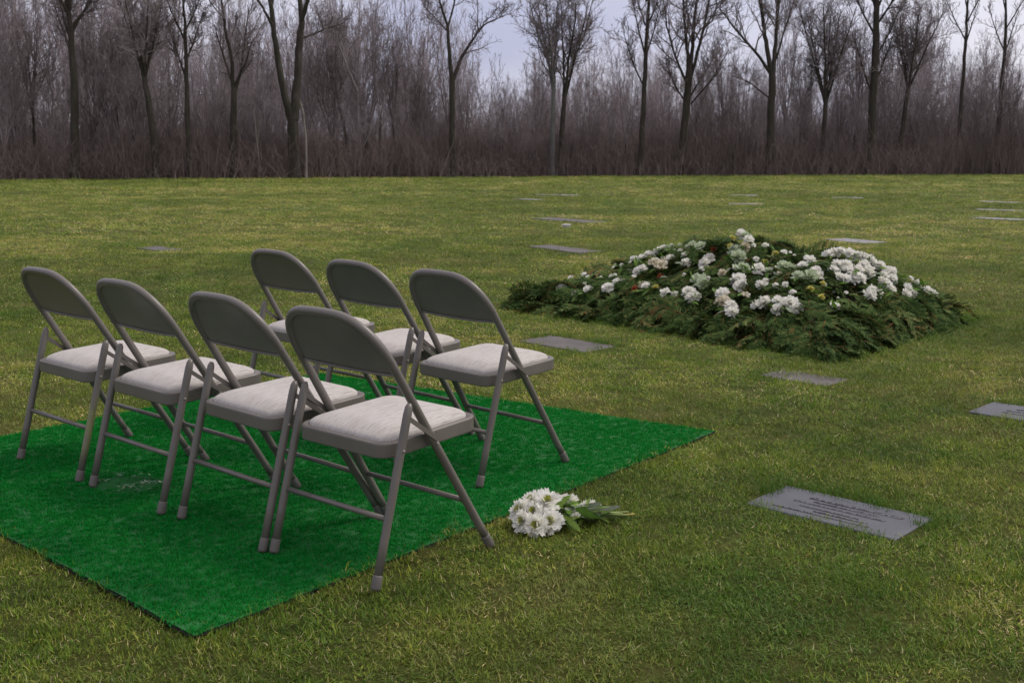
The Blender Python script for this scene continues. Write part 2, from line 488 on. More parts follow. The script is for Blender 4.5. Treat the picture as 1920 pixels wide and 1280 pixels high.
# things the grass must keep clear of: rectangles (cx, cy, angle, length, width)
MARK = dict(
    a=(1.10, 3.69, -42.8, .54, .285), b=(.34, 6.99, -45, .55, .30), c=(2.41, 5.05, -45, .54, .29), d=(1.56, 5.95, -45, .40, .24),
    e=(.63, 13.82, -56, 1.05, .36), f=(4.58, 15.19, -60, .72, .42), g=(11.73, 27.54, -40, .95, .46), h=(10.06, 23.6, -32, .90, .40),
    i=(8.71, 20.41, -45, .85, .40), j=(8.78, 29.92, -14, .78, .46), k=(6.37, 31.56, -30, .75, .46), l=(5.38, 26.2, -14, .82, .36),
    m=(1.23, 31.4, -20, 1.15, .50), n=(.40, 28.34, -40, .62, .40), o=(.98, 19.73, -50, 1.55, .46), p=(-4.27, 13.76, -45, .62, .30))
CARP = [np.array(p) for p in ((-.79, 2.67), (.87, 4.73), (-1.03, 5.97), (-2.46, 4.21))]
def inquad(x, y, Q, grow=0.0):
    c = sum(Q) / 4; ok = np.ones_like(x, bool)
    for i in range(4):
        a, b = Q[i], Q[(i + 1) % 4]; e = b - a; nrm = np.array([-e[1], e[0]]) / np.hypot(*e)
        ok &= ((x - a[0]) * nrm[0] + (y - a[1]) * nrm[1]) > -grow
    return ok
def rect_uv(x, y, mk):
    cx, cy, a, l, w = mk; a = radians(a)
    dx, dy = x - cx, y - cy
    return dx * cos(a) + dy * sin(a), -dx * sin(a) + dy * cos(a)
def mound_uv(x, y):
    x = np.asarray(x, float); y = np.asarray(y, float)
    det = -1.92 * 1.53 - 1.40 * 2.31
    dx, dy = x - 1.84, y - 6.41
    return (dx * 1.53 - 1.40 * dy) / det, (-1.92 * dy - 2.31 * dx) / det
def mound_h(x, y):
    u, v = mound_uv(x, y)
    s = np.minimum(np.minimum(u * 3.0, (1 - u) * 3.0), np.minimum(v * 2.07, (1 - v) * 2.07))
    e = np.where(s > 0, 1 - np.exp(-np.maximum(s, 0) / .28), 0)
    base = .30 - .13 * np.maximum(0, u - .45) / .5
    return e * (base + .30 * np.exp(-((u - .5) ** 2 / .035 + (v - .62) ** 2 / .07)) + .20 * np.exp(-((u - .17) ** 2 / .015 + (v - .6) ** 2 / .06)) + .10 * np.exp(-((u - .78) ** 2 / .03 + (v - .55) ** 2 / .06)))

def grass_zone(y0, y1, dens, sxy, sz, seed):
    rs = np.random.RandomState(seed)
    wmax = y1 * .5 + 1.2
    nn = int((y1 - y0) * 2 * wmax * dens)
    y = rs.uniform(y0, y1, nn); x = rs.uniform(-wmax, wmax, nn)
    keep = np.abs(x) < y * .5 + 1.2
    keep &= ~((y > edge_y(x) + .2))
    keep &= ~inquad(x, y, CARP, -.02 if sxy < 1.5 else .05)
    u, v = mound_uv(x, y)
    keep &= ~((u > .12) & (u < .88) & (v > .15) & (v < .85))
    lush = np.zeros(nn); bare = np.zeros(nn, bool)
    for kk, mk in MARK.items():
        if mk[1] < y0 - 2 or mk[1] > y1 + 2: continue
        p, q = rect_uv(x, y, mk)
        mg = -.004 + .014 * (vnoise(x, y, 9, 4) - .5)
        if kk == 'd': mg = mg - .05 * vnoise(x, y, 14, 8)
        if kk == 'd': bare |= (np.abs(p) < mk[3] / 2) & (np.abs(q) < mk[4] / 2) & (vnoise(x, y, 11, 8) * .6 + .4 * rs.rand(nn) < .47); continue
        bare |= (np.abs(p) < mk[3] / 2 + mg) & (np.abs(q) < mk[4] / 2 + mg)
        de = np.hypot(np.maximum(np.abs(p) - mk[3] / 2, 0), np.maximum(np.abs(q) - mk[4] / 2, 0))
        if kk in 'abcd':
            g = np.exp(-np.maximum(de - .01, 0) / .07) * (.30 + .50 * (q > 0))
            lush = np.maximum(lush, g * .95)
    de2 = np.maximum(np.maximum(-u * 3, (u - 1) * 3), np.maximum(-v * 2.07, (v - 1) * 2.07))
    lush = np.maximum(lush, .7 * np.exp(-np.maximum(de2, 0) / .35))
    keep &= ~bare
    x, y, lush = x[keep], y[keep], lush[keep]
    # patchiness
    big = vnoise(x, y, .45, 21); med = vnoise(x, y, 1.9, 22); fine = vnoise(x, y, 6.5, 23)
    strawp = .5 + 1.6 * (.40 * big + .35 * med + .25 * fine - .5)
    # a dead streak low right and worn turf along the mat edge
    st = np.exp(-(((x - 1.32) * .8 + (y - 2.75) * .6) ** 2 / .02 + (-(x - 1.32) * .6 + (y - 2.75) * .8) ** 2 / .08))
    strawp = strawp + .5 * st + .10 * np.clip((x - .6) / 1.2, 0, 1) * np.clip((3.6 - y) / 1.0, 0, 1)
    tint = np.clip(.5 + 1.15 * (strawp - .5) + rs.normal(0, .24, len(x)), 0, 1)
    green = vnoise(x, y, .8, 24) * .6 + vnoise(x, y, 3.1, 25) * .4
    lush = np.maximum(lush, np.clip((green - .62) * 2.2, 0, .45))
    idx = np.where(rs.rand(len(x)) < np.clip((strawp - .45) * 2.4, .04, .8), np.where(rs.rand(len(x)) < .6, 2, 5), rs.choice([0, 1, 3, 4], len(x)))
    idx = np.where(lush > .62, 6 + (rs.rand(len(x)) < .5), idx)
    rot = np.stack([rs.normal(0, .14, len(x)), rs.normal(0, .14, len(x)), rs.uniform(0, 2 * pi, len(x))], -1)
    s = rs.uniform(.75, 1.2, len(x)); hh = s * sz * (.75 + .5 * vnoise(x, y, 5, 26))
    scl = np.stack([s * sxy, s * sxy, hh], -1)
    z = lawn_z(x, y) - .001
    return np.stack([x, y, z], -1), rot, scl, tint, lush, idx
Z = [grass_zone(1.2, 4.6, 1150, 1.0, .95, 1), grass_zone(4.6, 8.5, 520, 1.2, 1.0, 2), grass_zone(8.5, 16, 130, 2.0, 1.15, 3), grass_zone(16, 30, 40, 3.2, 1.3, 4), grass_zone(30, 66, 12, 5.5, 1.6, 5)]
cat = [np.concatenate([z[i] for z in Z]) for i in range(6)]
grass = scatter('grass', *cat, TUFTS + LUSH)
tag(grass, 'mown winter lawn grass, green mixed with straw coloured blades', 'grass', kind='stuff')

# ------------------------------------------------------------------ artificial turf mat
NG = 150
S = np.linspace(0, 1, NG)
WR = (-1.38, 3.92)
def mat_z(x, y):
    z = .002 + .004 * vnoise(x, y, 3.0, 40) + .006 * vnoise(x, y, 1.0, 41)
    dx, dy = x - WR[0], y - WR[1]
    p, q = dx * .8 + dy * .3, -dx * .3 + dy * .95
    z = z + .030 * np.exp(-(p ** 2 / .010 + (q - .045) ** 2 / .0004)) + .024 * np.exp(-((p - .05) ** 2 / .006 + (q + .05) ** 2 / .0004)) - .010 * np.exp(-(p ** 2 / .008 + q ** 2 / .0006))
    return z
def quad_pt(u, v):
    wob = .006 * (vnoise(u * 7, v * 7, 1, 43) - .5) * 2
    A, B, C_, D = CARP
    return (A[0] * (1 - u) * (1 - v) + B[0] * u * (1 - v) + C_[0] * u * v + D[0] * (1 - u) * v + wob,
            A[1] * (1 - u) * (1 - v) + B[1] * u * (1 - v) + C_[1] * u * v + D[1] * (1 - u) * v + wob)
U, V_ = np.meshgrid(S, S)
X, Y = quad_pt(U, V_)
Zm = mat_z(X, Y)
rug = empty('artificial_turf_mat', (0, 0, 0))
tag(rug, 'bright green artificial turf mat laid flat on the lawn under the chairs', 'mat')
mb = MB(); mb.add(np.stack([X, Y, Zm], -1).reshape(-1, 3), [(j * NG + i, j * NG + i + 1, (j + 1) * NG + i + 1, (j + 1) * NG + i) for j in range(NG - 1) for i in range(NG - 1)])
mb.build('turf_base', M['turf'], rug)
mb = MB()
idxs = [(0, i) for i in range(NG)] + [(j, NG - 1) for j in range(1, NG)] + [(NG - 1, i) for i in range(NG - 2, -1, -1)] + [(j, 0) for j in range(NG - 2, 0, -1)]
P = np.array([(X[a], Y[a], Zm[a]) for a in idxs]); ctr = P.mean(0)
k = len(P)
out = P + (P - ctr) * np.array([.0016, .0016, 0])
lo = out.copy(); lo[:, 2] -= .008; up = out.copy(); up[:, 2] -= .0015
mb.add(np.concatenate([up, lo]), [(i, (i + 1) % k, k + (i + 1) % k, k + i) for i in range(k)])
mb.build('backing_edge', M['backing'], rug)
pile_src = []
for i in range(4):
    rs = np.random.RandomState(60 + i); q = MB()
    for _ in range(15):
        r = .015 * math.sqrt(rs.rand()); a = rs.rand() * 2 * pi
        blade(q, r * cos(a), r * sin(a), rs.uniform(.006, .012), .0018, rs.uniform(.2, 1.1), rs.rand() * 2 * pi, rs.uniform(0, .6), rs.rand(), rs, 2)
    pile_src.append(source(q, 'pile_tuft', M['pile']))
rs = np.random.RandomState(5)
npile = 52000
uu, vv = rs.rand(npile), rs.rand(npile)
px, py = quad_pt(uu, vv)
wear = np.hypot((px - WR[0]) / .13, (py - WR[1]) / .07)
ok = ~((wear < 1) & (rs.rand(npile) < .75))
px, py = px[ok], py[ok]
nP = len(px)
tl = vnoise(px, py, 8, 46)
tag(scatter('turf_pile', np.stack([px, py, mat_z(px, py) - .001], -1), np.stack([rs.normal(0, .10, nP) + .05 * (tl - .5), rs.normal(0, .10, nP), rs.uniform(0, 6.28, nP)], -1),
            np.repeat(rs.uniform(.85, 1.15, nP)[:, None], 3, 1), rs.rand(nP), np.zeros(nP), rs.randint(0, 4, nP), pile_src, rug), kind='stuff')
# frayed, worn pucker with bits of dry grass; whitish glints coloured into pale strands
q = MB(); rs = np.random.RandomState(3)
for cx, cy, n_, sp in ((-1.36, 3.965, 30, .05), (-1.30, 3.915, 60, .024), (-1.35, 3.865, 34, .045), (-1.47, 3.93, 14, .02)):
    for _ in range(n_):
        x_, y_ = cx + rs.normal(0, sp), cy + rs.normal(0, sp * .25)
        b0 = MB(); blade(b0, 0, 0, rs.uniform(.012, .026), .004, 1.3, rs.normal(0, .5) + (pi if rs.rand() < .5 else 0), .25, rs.uniform(.2, 1), rs)
        V0 = b0.v[0] + np.array([x_, y_, float(mat_z(x_, y_)) + .007])
        q.add(V0, b0.f, rs.rand())
M['fray_glint'] = leafy('frayed_fibres', [(0, (.03, .18, .08)), (.35, (.12, .30, .18)), (.7, (.50, .62, .50)), (.9, (.62, .68, .60)), (1, (.42, .30, .18))], .4, .2)
tag(q.build('frayed_fibres', M['fray_glint'], rug), kind='stuff')

# ------------------------------------------------------------------ grave markers
MLAB = dict(
    a='large dark slate grave marker with worn raised lettering, right foreground lawn',
    b='purplish weathered grave marker between the rightmost back row chair and the evergreen mound',
    c='blue grey grave marker with dark cast lines cut by the right picture edge',
    d='small sunken grave marker half overgrown by grass just before the front corner of the mound',
    e='long narrow pale grave marker behind the left end of the flower mound',
    f='pale grey grave marker behind the right hump of the flower mound',
    g='farthest of three pale grave markers in a column near the right picture edge',
    h='middle of three pale grave markers in a column near the right picture edge',
    i='nearest of three pale grave markers in a column near the right picture edge',
    j='short pale grave marker far out on the lawn, alone between the mound and the wood',
    k='farthest pale grave marker straight beyond the peak of the flower mound',
    l='faint thin grave marker beyond the peak of the mound, nearer than the one behind it',
    m='wide flat pale grave marker farthest out left of the mound',
    n='small faint grave marker left of the wide farthest one',
    o='long sunken grave marker with a small white vase in front of it',
    p='small flat grey grave marker alone on the lawn behind the left chairs')
for kk, (cx, cy, a, l, w) in MARK.items():
    mt = M['slate'] if kk in 'ac' else M['slate_old'] if kk in 'bdo' else M['slate_pale']
    if kk in 'ep': mt = M['slate_old']
    z0 = float(lawn_z(cx, cy))
    g = empty('grave_marker', (cx, cy, z0), radians(a))
    tag(g, MLAB[kk], 'grave marker', 'flat grave markers in the lawn')
    top = {'a': .006, 'c': .006, 'd': .001}.get(kk, .004 if cy < 10 else .012)
    r_ = .006
    hl, hw = l / 2, w / 2
    mb = MB()
    nu, nv = 24, 12
    uu = np.linspace(-1, 1, nu); vv = np.linspace(-1, 1, nv)
    Vt = np.array([((hl - .004) * u_, (hw - .004) * v_, top + .0012 * vnoise(u_ * 3 + cx, v_ * 3 + cy, 1, 50)) for v_ in vv for u_ in uu])
    mb.add(Vt, [(j * nu + i, j * nu + i + 1, (j + 1) * nu + i + 1, (j + 1) * nu + i) for j in range(nv - 1) for i in range(nu - 1)])
    ring = [(i, 0) for i in range(nu)] + [(nu - 1, j) for j in range(1, nv)] + [(i, nv - 1) for i in range(nu - 2, -1, -1)] + [(0, j) for j in range(nv - 2, 0, -1)]
    R0 = np.array([Vt[j * nu + i] for i, j in ring])
    R1 = R0 * np.array([hl / (hl - .004), hw / (hw - .004), 1]) - np.array([0, 0, .004]); R2 = R1.copy(); R2[:, 2] = -.07
    k = len(R0)
    mb.add(np.concatenate([R0, R1, R2]), [(i, k + i, k + (i + 1) % k, (i + 1) % k) for i in range(k)] + [(k + i, 2 * k + i, 2 * k + (i + 1) % k, k + (i + 1) % k) for i in range(k)])
    mb.build('slab', mt, g, smooth=False)
    if kk in 'ac':
        rs = np.random.RandomState(4)
        def bar(q, x, y, lx, ly, rz, h=.0018):
            ca, sa = cos(rz), sin(rz)
            pts = [(sx * lx / 2, sy * ly / 2) for sx, sy in ((-1, -1), (1, -1), (1, 1), (-1, 1))]
            base = [(x + ca * p - sa * q_, y + sa * p + ca * q_) for p, q_ in pts]
            V = [(p, q_, top + .0006) for p, q_ in base] + [(x + (p - x) * .8, y + (q_ - y) * .8, top + .0012 + h) for p, q_ in base]
            q.add(V, [(4, 5, 6, 7), (0, 1, 5, 4), (1, 2, 6, 5), (2, 3, 7, 6), (3, 0, 4, 7)], rs.rand())
        rows = [(.065, -.13, .20, .020), (.032, -.10, .13, .013), (.002, -.16, .17, .013), (-.035, -.12, .10, .012), (-.062, -.05, .13, .012), (-.092, -.19, .16, .010)] if kk == 'a' else [(.05, -.12, .1, .02), (0, -.15, .1, .014), (-.05, -.15, .12, .014)]
        for (yy, x0, x1, hh) in rows:
            q = MB(); x_ = x0
            while x_ < x1:
                cw = hh * rs.uniform(.5, .9)
                if rs.rand() < .13: x_ += cw; continue
                for _ in range(rs.randint(2, 4)):      # worn, illegible relief as in the photograph
                    bar(q, x_ + rs.uniform(0, cw), yy + rs.uniform(-.35, .35) * hh, hh * rs.uniform(.35, .8), .0024, rs.choice([0, pi / 2, rs.uniform(0, pi)]))
                x_ += cw + .004
            q.build('worn_inscription_line', M['letter'], g, smooth=False)
            q = MB(); q.tube([(x0, yy - hh * .62, top + .0008), ((x0 + x1) / 2, yy - hh * .60, top + .0012), (x1, yy - hh * .62, top + .0008)], .0014, 5)
            q.build('cast_rule', M['letter_dark'], g)
# small white vase by the sunken marker
mb = MB()
prof = [(.0, 0), (.06, 0), (.09, .01), (.10, .05), (.12, .09), (.125, .10), (.105, .10), (.09, .06), (0, .05)]
nn = 16
VV = [(r_ * cos(2 * pi * j / nn), r_ * sin(2 * pi * j / nn), z) for r_, z in prof for j in range(nn)]
mb.add(VV, [(i * nn + j, i * nn + (j + 1) % nn, (i + 1) * nn + (j + 1) % nn, (i + 1) * nn + j) for i in range(len(prof) - 1) for j in range(nn)])
v = mb.build('vase', M['stone_vase']); v.scale = (.62, .62, .55); v.location = (.85, 17.86, float(lawn_z(.85, 17.86)))
tag(v, 'tiny low white vase in the grass in front of the long sunken marker', 'vase')

# ------------------------------------------------------------------ folding chairs
H, YF, YB = .745, .4682, .013
def fr_y(z): return YF + (YB - YF) * z / H
def seat_outline(hx, y0, y1, r, n=7, front_r=None):
    P = []
    fr = front_r or r
    for (cx, cy, a0, rr) in ((hx - fr, y1 - fr, 0, fr), (-hx + fr, y1 - fr, 90, fr), (-hx + r, y0 + r, 180, r), (hx - r, y0 + r, 270, r)):
        for i in range(n):
            a = radians(a0 + 90 * i / (n - 1)); P.append((cx + rr * cos(a), cy + rr * sin(a)))
    return np.array(P)
def loft(mb, rings, cap0=False, cap1=False, c=0.0):
    k = len(rings[0]); V = np.concatenate(rings)
    F = [(i * k + j, i * k + (j + 1) % k, (i + 1) * k + (j + 1) % k, (i + 1) * k + j) for i in range(len(rings) - 1) for j in range(k)]
    if cap0: F.append(tuple(range(k))[::-1])
    if cap1: F.append(tuple((len(rings) - 1) * k + j for j in range(k)))
    mb.add(V, F, c)
def seat_z(y): return .385 + .018 * (y - .075) / .385
def bez_pts(P, r, n=5):
    """round the corners of a polyline"""
    P = [np.array(p, float) for p in P]; out = [P[0]]
    for i in range(1, len(P) - 1):
        a, b, c_ = P[i - 1], P[i], P[i + 1]
        d1 = (a - b) / np.linalg.norm(a - b); d2 = (c_ - b) / np.linalg.norm(c_ - b)
        p, q = b + d1 * r, b + d2 * r
        for t in np.linspace(0, 1, n): out.append((1 - t) ** 2 * p + 2 * t * (1 - t) * b + t * t * q)
    out.append(P[-1]); return np.array(out)
def arch():
    """x half-width and z of the back frame from seat level over the top"""
    pts = []
    for z in np.linspace(.03, .585, 14): pts.append((.2265 - .0225 * z / .585, z))
    cx, cz, r = .204 - .150, .745 - .150, .150
    for i in range(1, 13):
        a = radians(90 * i / 12)
        # squarish shoulder: slight superellipse
        ca, sa = cos(a) ** .92, sin(a) ** .92
        pts.append((cx + r * ca, cz + r * sa))
    R = [(x, fr_y(z), z) for x, z in pts]
    mid = [(x, fr_y(.745) , .746) for x in (.027, 0, -.027)]
    Lh = [(-x, y, z) for x, y, z in R[::-1]]
    return R + mid + Lh
def make_chair():
    root = empty('folding_chair')
    # bent tube: front legs and back frame in one piece
    mb = MB()
    A = np.array(arch())
    mb.tube(A, .0127, 12)
    mb.build('front_leg_frame', M['steel'], root)
    # sheet-metal backrest with a rolled lip
    mb = MB()
    zb, nz_, nx_ = .578, 15, 25
    def halfw(z):
        if z < .595: return .2265 - .0225 * z / .585
        s = min(1, (z - .595) / .150) ** (1 / .92); a = math.asin(min(1, s))
        return .054 + .150 * max(0, cos(a)) ** .92
    Vb = []
    for j in range(nz_):
        t = j / (nz_ - 1)
        for i in range(nx_):
            s = -1 + 2 * i / (nx_ - 1)
            zz0 = zb - .008 * (1 - s * s)
            z = zz0 + (.742 - zz0) * t
            hw = max(.054, halfw(min(z, .742)) - .004) if t > .98 else halfw(z) - .003
            x = s * hw
            dish = .016 * (1 - s * s) * (1 - (2 * t - 1) ** 2 * .6) - .006 * (1 - abs(s) ** 6) 
            Vb.append((x, fr_y(z) - .002 - dish + .0, z))
    fs = [(j * nx_ + i, j * nx_ + i + 1, (j + 1) * nx_ + i + 1, (j + 1) * nx_ + i) for j in range(nz_ - 1) for i in range(nx_ - 1)]
    Vb = np.array(Vb)
    # dish forward (towards the sitter): the rear face is hollow
    Vb[:, 1] = np.array([2 * (fr_y(z) - .002) - y for y, z in zip(Vb[:, 1], Vb[:, 2])])
    th = np.array([0, .0018, 0])
    nV = len(Vb)
    mb.add(np.concatenate([Vb - th, Vb + th]), [f[::-1] for f in fs] + [tuple(a + nV for a in f) for f in fs]
           + [(i, i + 1, nV + i + 1, nV + i) for i in range(nx_ - 1)])
    lip = Vb[:nx_] + np.array([0, -.001, -.001])
    mb.tube(lip, .0042, 8)
    mb.build('backrest', M['steel'], root)
    # seat pan
    mb = MB()
    o0 = seat_outline(.196, .070, .462, .05)
    def ring(out, dz): return np.array([(x, y, seat_z(y) + dz) for x, y in out])
    def inset(o, d):
        c0 = np.array([0, .266]); return np.array([((abs(x) - d) * (1 if x > 0 else -1), y - d * (1 if y > .266 else -1) if abs(y - .266) > d else y) for x, y in o])
    loft(mb, [ring(inset(o0, .004), -.044), ring(inset(o0, .0008), -.0425), ring(o0, -.040), ring(o0, -.038), ring(o0, -.006), ring(o0, -.004), ring(inset(o0, .001), -.0015), ring(inset(o0, .003), -.0002), ring(inset(o0, .005), 0), ring(inset(o0, .0145), 0), ring(inset(o0, .0155), -.001), ring(inset(o0, .016), -.006)], cap1=True)
    loft(mb, [ring(inset(o0, .012), -.040), ring(inset(o0, .004), -.042)])
    mb.build('seat_pan', M['steel'], root)
    # cushion
    mb = MB()
    rings = []
    base = inset(o0, .0165)
    c0 = np.array([0, .268])
    for t, dz in ((1.0, -.004), (1.0, .003), (.985, .008), (.955, .0125), (.90, .0175), (.80, .024), (.65, .0295), (.45, .0335), (.2, .0355), (.03, .036)):
        rings.append(ring((base - c0) * t + c0, dz))
    loft(mb, rings, cap1=True)
    mb.build('seat_cushion', M['fabric'], root)
    # rear legs, caps, links, rivets
    for s in (1, -1):
        mb = MB()
        f0 = np.array([s * .2247, .0084, .03]); f1 = np.array([s * .2243, .139, .4978])
        T = [0, .2, .4, .6, .75, .85, .93, .975, 1.0]
        P = [f0 + (f1 - f0) * t for t in T]
        mb.tube(P, [.0127] * 5 + [.0128, .0128, .0112, .006], 12)
        mb.build('rear_leg', M['steel'], root)
        for (x, y0, dy) in ((.2247, 0, .0101), (.2265, YF, -.0220)):
            q = MB()
            q.tube([(s * x, y0 + dy * t, .036 * t) for t in (-.12, .08, .9, 1.0)], [.0144, .0149, .0143, .0132], 12)
            q.build('foot_cap', M['cap'], root)
        # flat link from post to frame
        q = MB()
        a = np.array([s * .2165, .130, .462]); b_ = np.array([s * .2200, .243, .378])
        d = (b_ - a) / np.linalg.norm(b_ - a); up = np.array([0, -d[2], d[1]])
        for e, w_ in ((0, 0),):
            V = []
            for p in (a - d * .006, a, b_, b_ + d * .006):
                wv = .006 if p is not a and p is not b_ else .0085
                wv = .0066
                for o_ in ((-.002, -wv), (.002, -wv), (.002, wv), (-.002, wv)):
                    V.append(p + np.array([o_[0], 0, 0]) + up * o_[1])
            q.add(V, [(i * 4 + j, i * 4 + (j + 1) % 4, (i + 1) * 4 + (j + 1) % 4, (i + 1) * 4 + j) for i in range(3) for j in range(4)] + [(0, 1, 2, 3), (15, 14, 13, 12)])
        # at the frame the link laps the outside of the tube
        q.v[0][8:, 0] += s * .006; 
        q.build('link', M['steel'], root, smooth=False)
        for p in ((s * .238, .103, .370), (s * .2275, .247, .362)):
            q = MB(); p = np.array(p)
            q.tube([p - np.array([s * .004, 0, 0]), p, p + np.array([s * .002, 0, 0])], [.0042, .0042, .002], 8)
            q.build('rivet', M['rivet'], root)
    for (y, z, x) in ((.0525, .183, .2246), (fr_y(.162), .162, .2203)):
        q = MB(); q.tube([(-x, y, z), (0, y, z), (x, y, z)], .0082, 10)
        q.build('cross_bar', M['steel'], root)
    return root
CH = [
 ('A', -.5442, 3.1101, -.71, 'nearest folding chair, right end of the near row, beside the bouquet on the grass'),
 ('B', -.9161, 3.4177, -.7398, 'near row folding chair second from the right, just left of the nearest chair'),
 ('C', -1.3307, 3.7655, -.7291, 'near row folding chair second from the left, its rear legs beside the frayed mat spot'),
 ('D', -1.7409, 4.1265, -.7174, 'leftmost folding chair of the near row with a yellow green stained rear leg'),
 ('E', -1.0622, 4.9376, -.7219, 'leftmost folding chair of the back row, farthest from the bouquet'),
 ('F', -.6538, 4.4845, -.7486, 'middle folding chair of the back row, mostly hidden behind other chairs'),
 ('G', -.2788, 4.077, -.7586, 'rightmost folding chair of the back row, nearest the flower mound'),
]
proto = make_chair()
for i, (k_, x, y, a, lab) in enumerate(CH):
    o = proto if i == 0 else copy_thing(proto)
    if k_ in 'EF':
        zc = .010
    else:
        zc = .016
    o.location = (x, y, zc - .004); o.rotation_euler = (0, 0, a)
    o.rotation_euler.x = 0
    tag(o, lab.replace('folding chair', 'grey folding chair') if len(lab.split()) < 16 else lab, 'chair', 'grey folding chairs in two rows')
    if k_ == 'D':
        for ch in o.children:
            if ch.name.startswith('rear_leg') and ch.data.vertices[0].co.x > 0:
                ch.data = ch.data.copy(); ch.data.materials.clear(); ch.data.materials.append(M['steel_stain'])
                ch['label'] = 'rear leg with a yellow green stain'

# ------------------------------------------------------------------ evergreen flower mound
MC = (1.58, 8.33)
mound = empty('evergreen_grave_blanket', (MC[0], MC[1], 0))
tag(mound, 'large mound of dark evergreen cedar boughs covering a grave, heaped with flowers', 'grave blanket')
xs_ = np.linspace(-2.0, 2.0, 60); ys_ = np.linspace(-2.1, 2.1, 60)
X, Y = np.meshgrid(xs_, ys_)
HZ = mound_h(X + MC[0], Y + MC[1])
Zs = np.where(HZ > 0, HZ * .86 - .045, -.06) + .03 * (vnoise(X, Y, 6, 70) - .5) - .004
mb = MB(); mb.add(np.stack([X, Y, Zs], -1).reshape(-1, 3), [(j * 60 + i, j * 60 + i + 1, (j + 1) * 60 + i + 1, (j + 1) * 60 + i) for j in range(59) for i in range(59)])
mb.build('heaped_soil', M['soil'], mound)

def frond(seed, length=.34, n=13, wid=.11, dense=1.0):
    """flat drooping cedar spray: stem, side branchlets, scale-leaf strips"""
    rs = np.random.RandomState(seed); mb = MB(); st = MB()
    ts = np.linspace(0, 1, 9)
    spine = np.stack([length * ts, .03 * np.sin(ts * 3 + seed) * ts, .05 * np.sin(ts * pi) - .07 * ts ** 2], -1)
    mb.tube(spine, np.linspace(.0035, .001, 9), 4, False, c=.98)
    def strip(p0, d, ln, w, c):
        up = np.array([0, 0, 1.0]); s = np.cross(d, up); s /= np.linalg.norm(s) + 1e-9
        p1 = p0 + d * ln * .5 + np.array([0, 0, -.002]); p2 = p0 + d * ln + np.array([0, 0, -.15 * ln])
        mb.add([p0 - s * w * .35, p0 + s * w * .35, p1 + s * w * .55, p1 - s * w * .55, p2 + s * w * .12, p2 - s * w * .12], [(0, 1, 2, 3), (3, 2, 4, 5)], c)
    for i in range(n):
        t = (i + .6) / n
        p = np.array([np.interp(t, ts, spine[:, k]) for k in range(3)])
        for sd in (-1, 1):
            ang = sd * rs.uniform(.55, .95); L0 = wid * (sin(pi * min(1, t * .85 + .15)) * .8 + .25) * rs.uniform(.75, 1.15)
            d = np.array([cos(ang), sin(ang), rs.uniform(-.28, .12)])
            c0 = rs.uniform(.05, .85) * (.75 + .3 * t)
            strip(p, d, L0, .0055, c0)
            m_ = max(3, int(5 * dense))
            for j in range(m_):
                q_ = p + d * L0 * (j + .5) / m_
                for s2 in (-1, 1):
                    a2 = ang + s2 * rs.uniform(.45, .8)
                    strip(q_, np.array([cos(a2), sin(a2), rs.uniform(-.4, .15)]), L0 * .45 * (1 - .5 * j / m_), .0062, min(1, max(0, c0 + rs.uniform(-.2, .25))))
    strip(spine[-1], np.array([1, 0, -.3]), .05, .008, .6)
    return mb
FR = [frond(80 + i, .17 + .028 * i, 13, .062 + .006 * i) for i in range(5)]
FRM = [f.mesh('bough', M['frond']) for f in FR]
def place_frame(x, y, az, droop, roll, z):
    return Matrix.Translation((x - MC[0], y - MC[1], z)) @ Matrix.Rotation(az, 4, 'Z') @ Matrix.Rotation(droop, 4, 'Y') @ Matrix.Rotation(roll, 4, 'X')
def outward(x, y):
    e = .04
    gx = (mound_h(x + e, y) - mound_h(x - e, y)) / (2 * e); gy = (mound_h(x, y + e) - mound_h(x, y - e)) / (2 * e)
    ax, ay = x - MC[0], y - MC[1]
    r_ = math.hypot(ax, ay) + 1e-6
    return math.atan2(-float(gy) + .35 * ay / r_, -float(gx) + .35 * ax / r_), math.hypot(float(gx), float(gy))
def uv_xy(u, v):
    v = v if v < .8 else .8 + (v - .8) * .45
    u = u if u < .88 else .88 + (u - .88) * .6
    return 1.84 - 1.92 * u + 1.40 * v, 6.41 + 2.31 * u + 1.53 * v
rs = np.random.RandomState(11)
def rim_pts(n, a, b):
    """points near the rim: a..b metres inside the edge"""
    out = []
    for i in range(n):
        s = rs.uniform(a, b); p = rs.rand() * (2 * 3.0 + 2 * 2.07)
        if p < 3.0: u, v = p / 3.0, s / 2.07
        elif p < 5.07: u, v = 1 - s / 3.0, (p - 3) / 2.07
        elif p < 8.07: u, v = 1 - (p - 5.07) / 3.0, 1 - s / 2.07
        else: u, v = s / 3.0, 1 - (p - 8.07) / 2.07
        out.append((min(max(u, .02), .98), min(max(v, .02), .98)))
    return out
P = rim_pts(180, .0, .30) + [(rs.uniform(.05, .95), rs.uniform(.06, .94)) for _ in range(110)]
for i, (u, v) in enumerate(P):
    x, y = uv_xy(u, v)
    az, sl = outward(x, y)
    az += rs.normal(0, .6)
    h = float(mound_h(x, y))
    o = link(FRM[rs.randint(5)], 'bough', mound)
    s = rs.uniform(.8, 1.25)
    droop = min(1.05, math.atan(sl) * .9) + rs.normal(0, .22)
    o.matrix_local = place_frame(x, y, az, droop, rs.normal(0, .5), max(.05, h - .005) + rs.uniform(-.02, .03)) @ Matrix.Scale(s, 4)
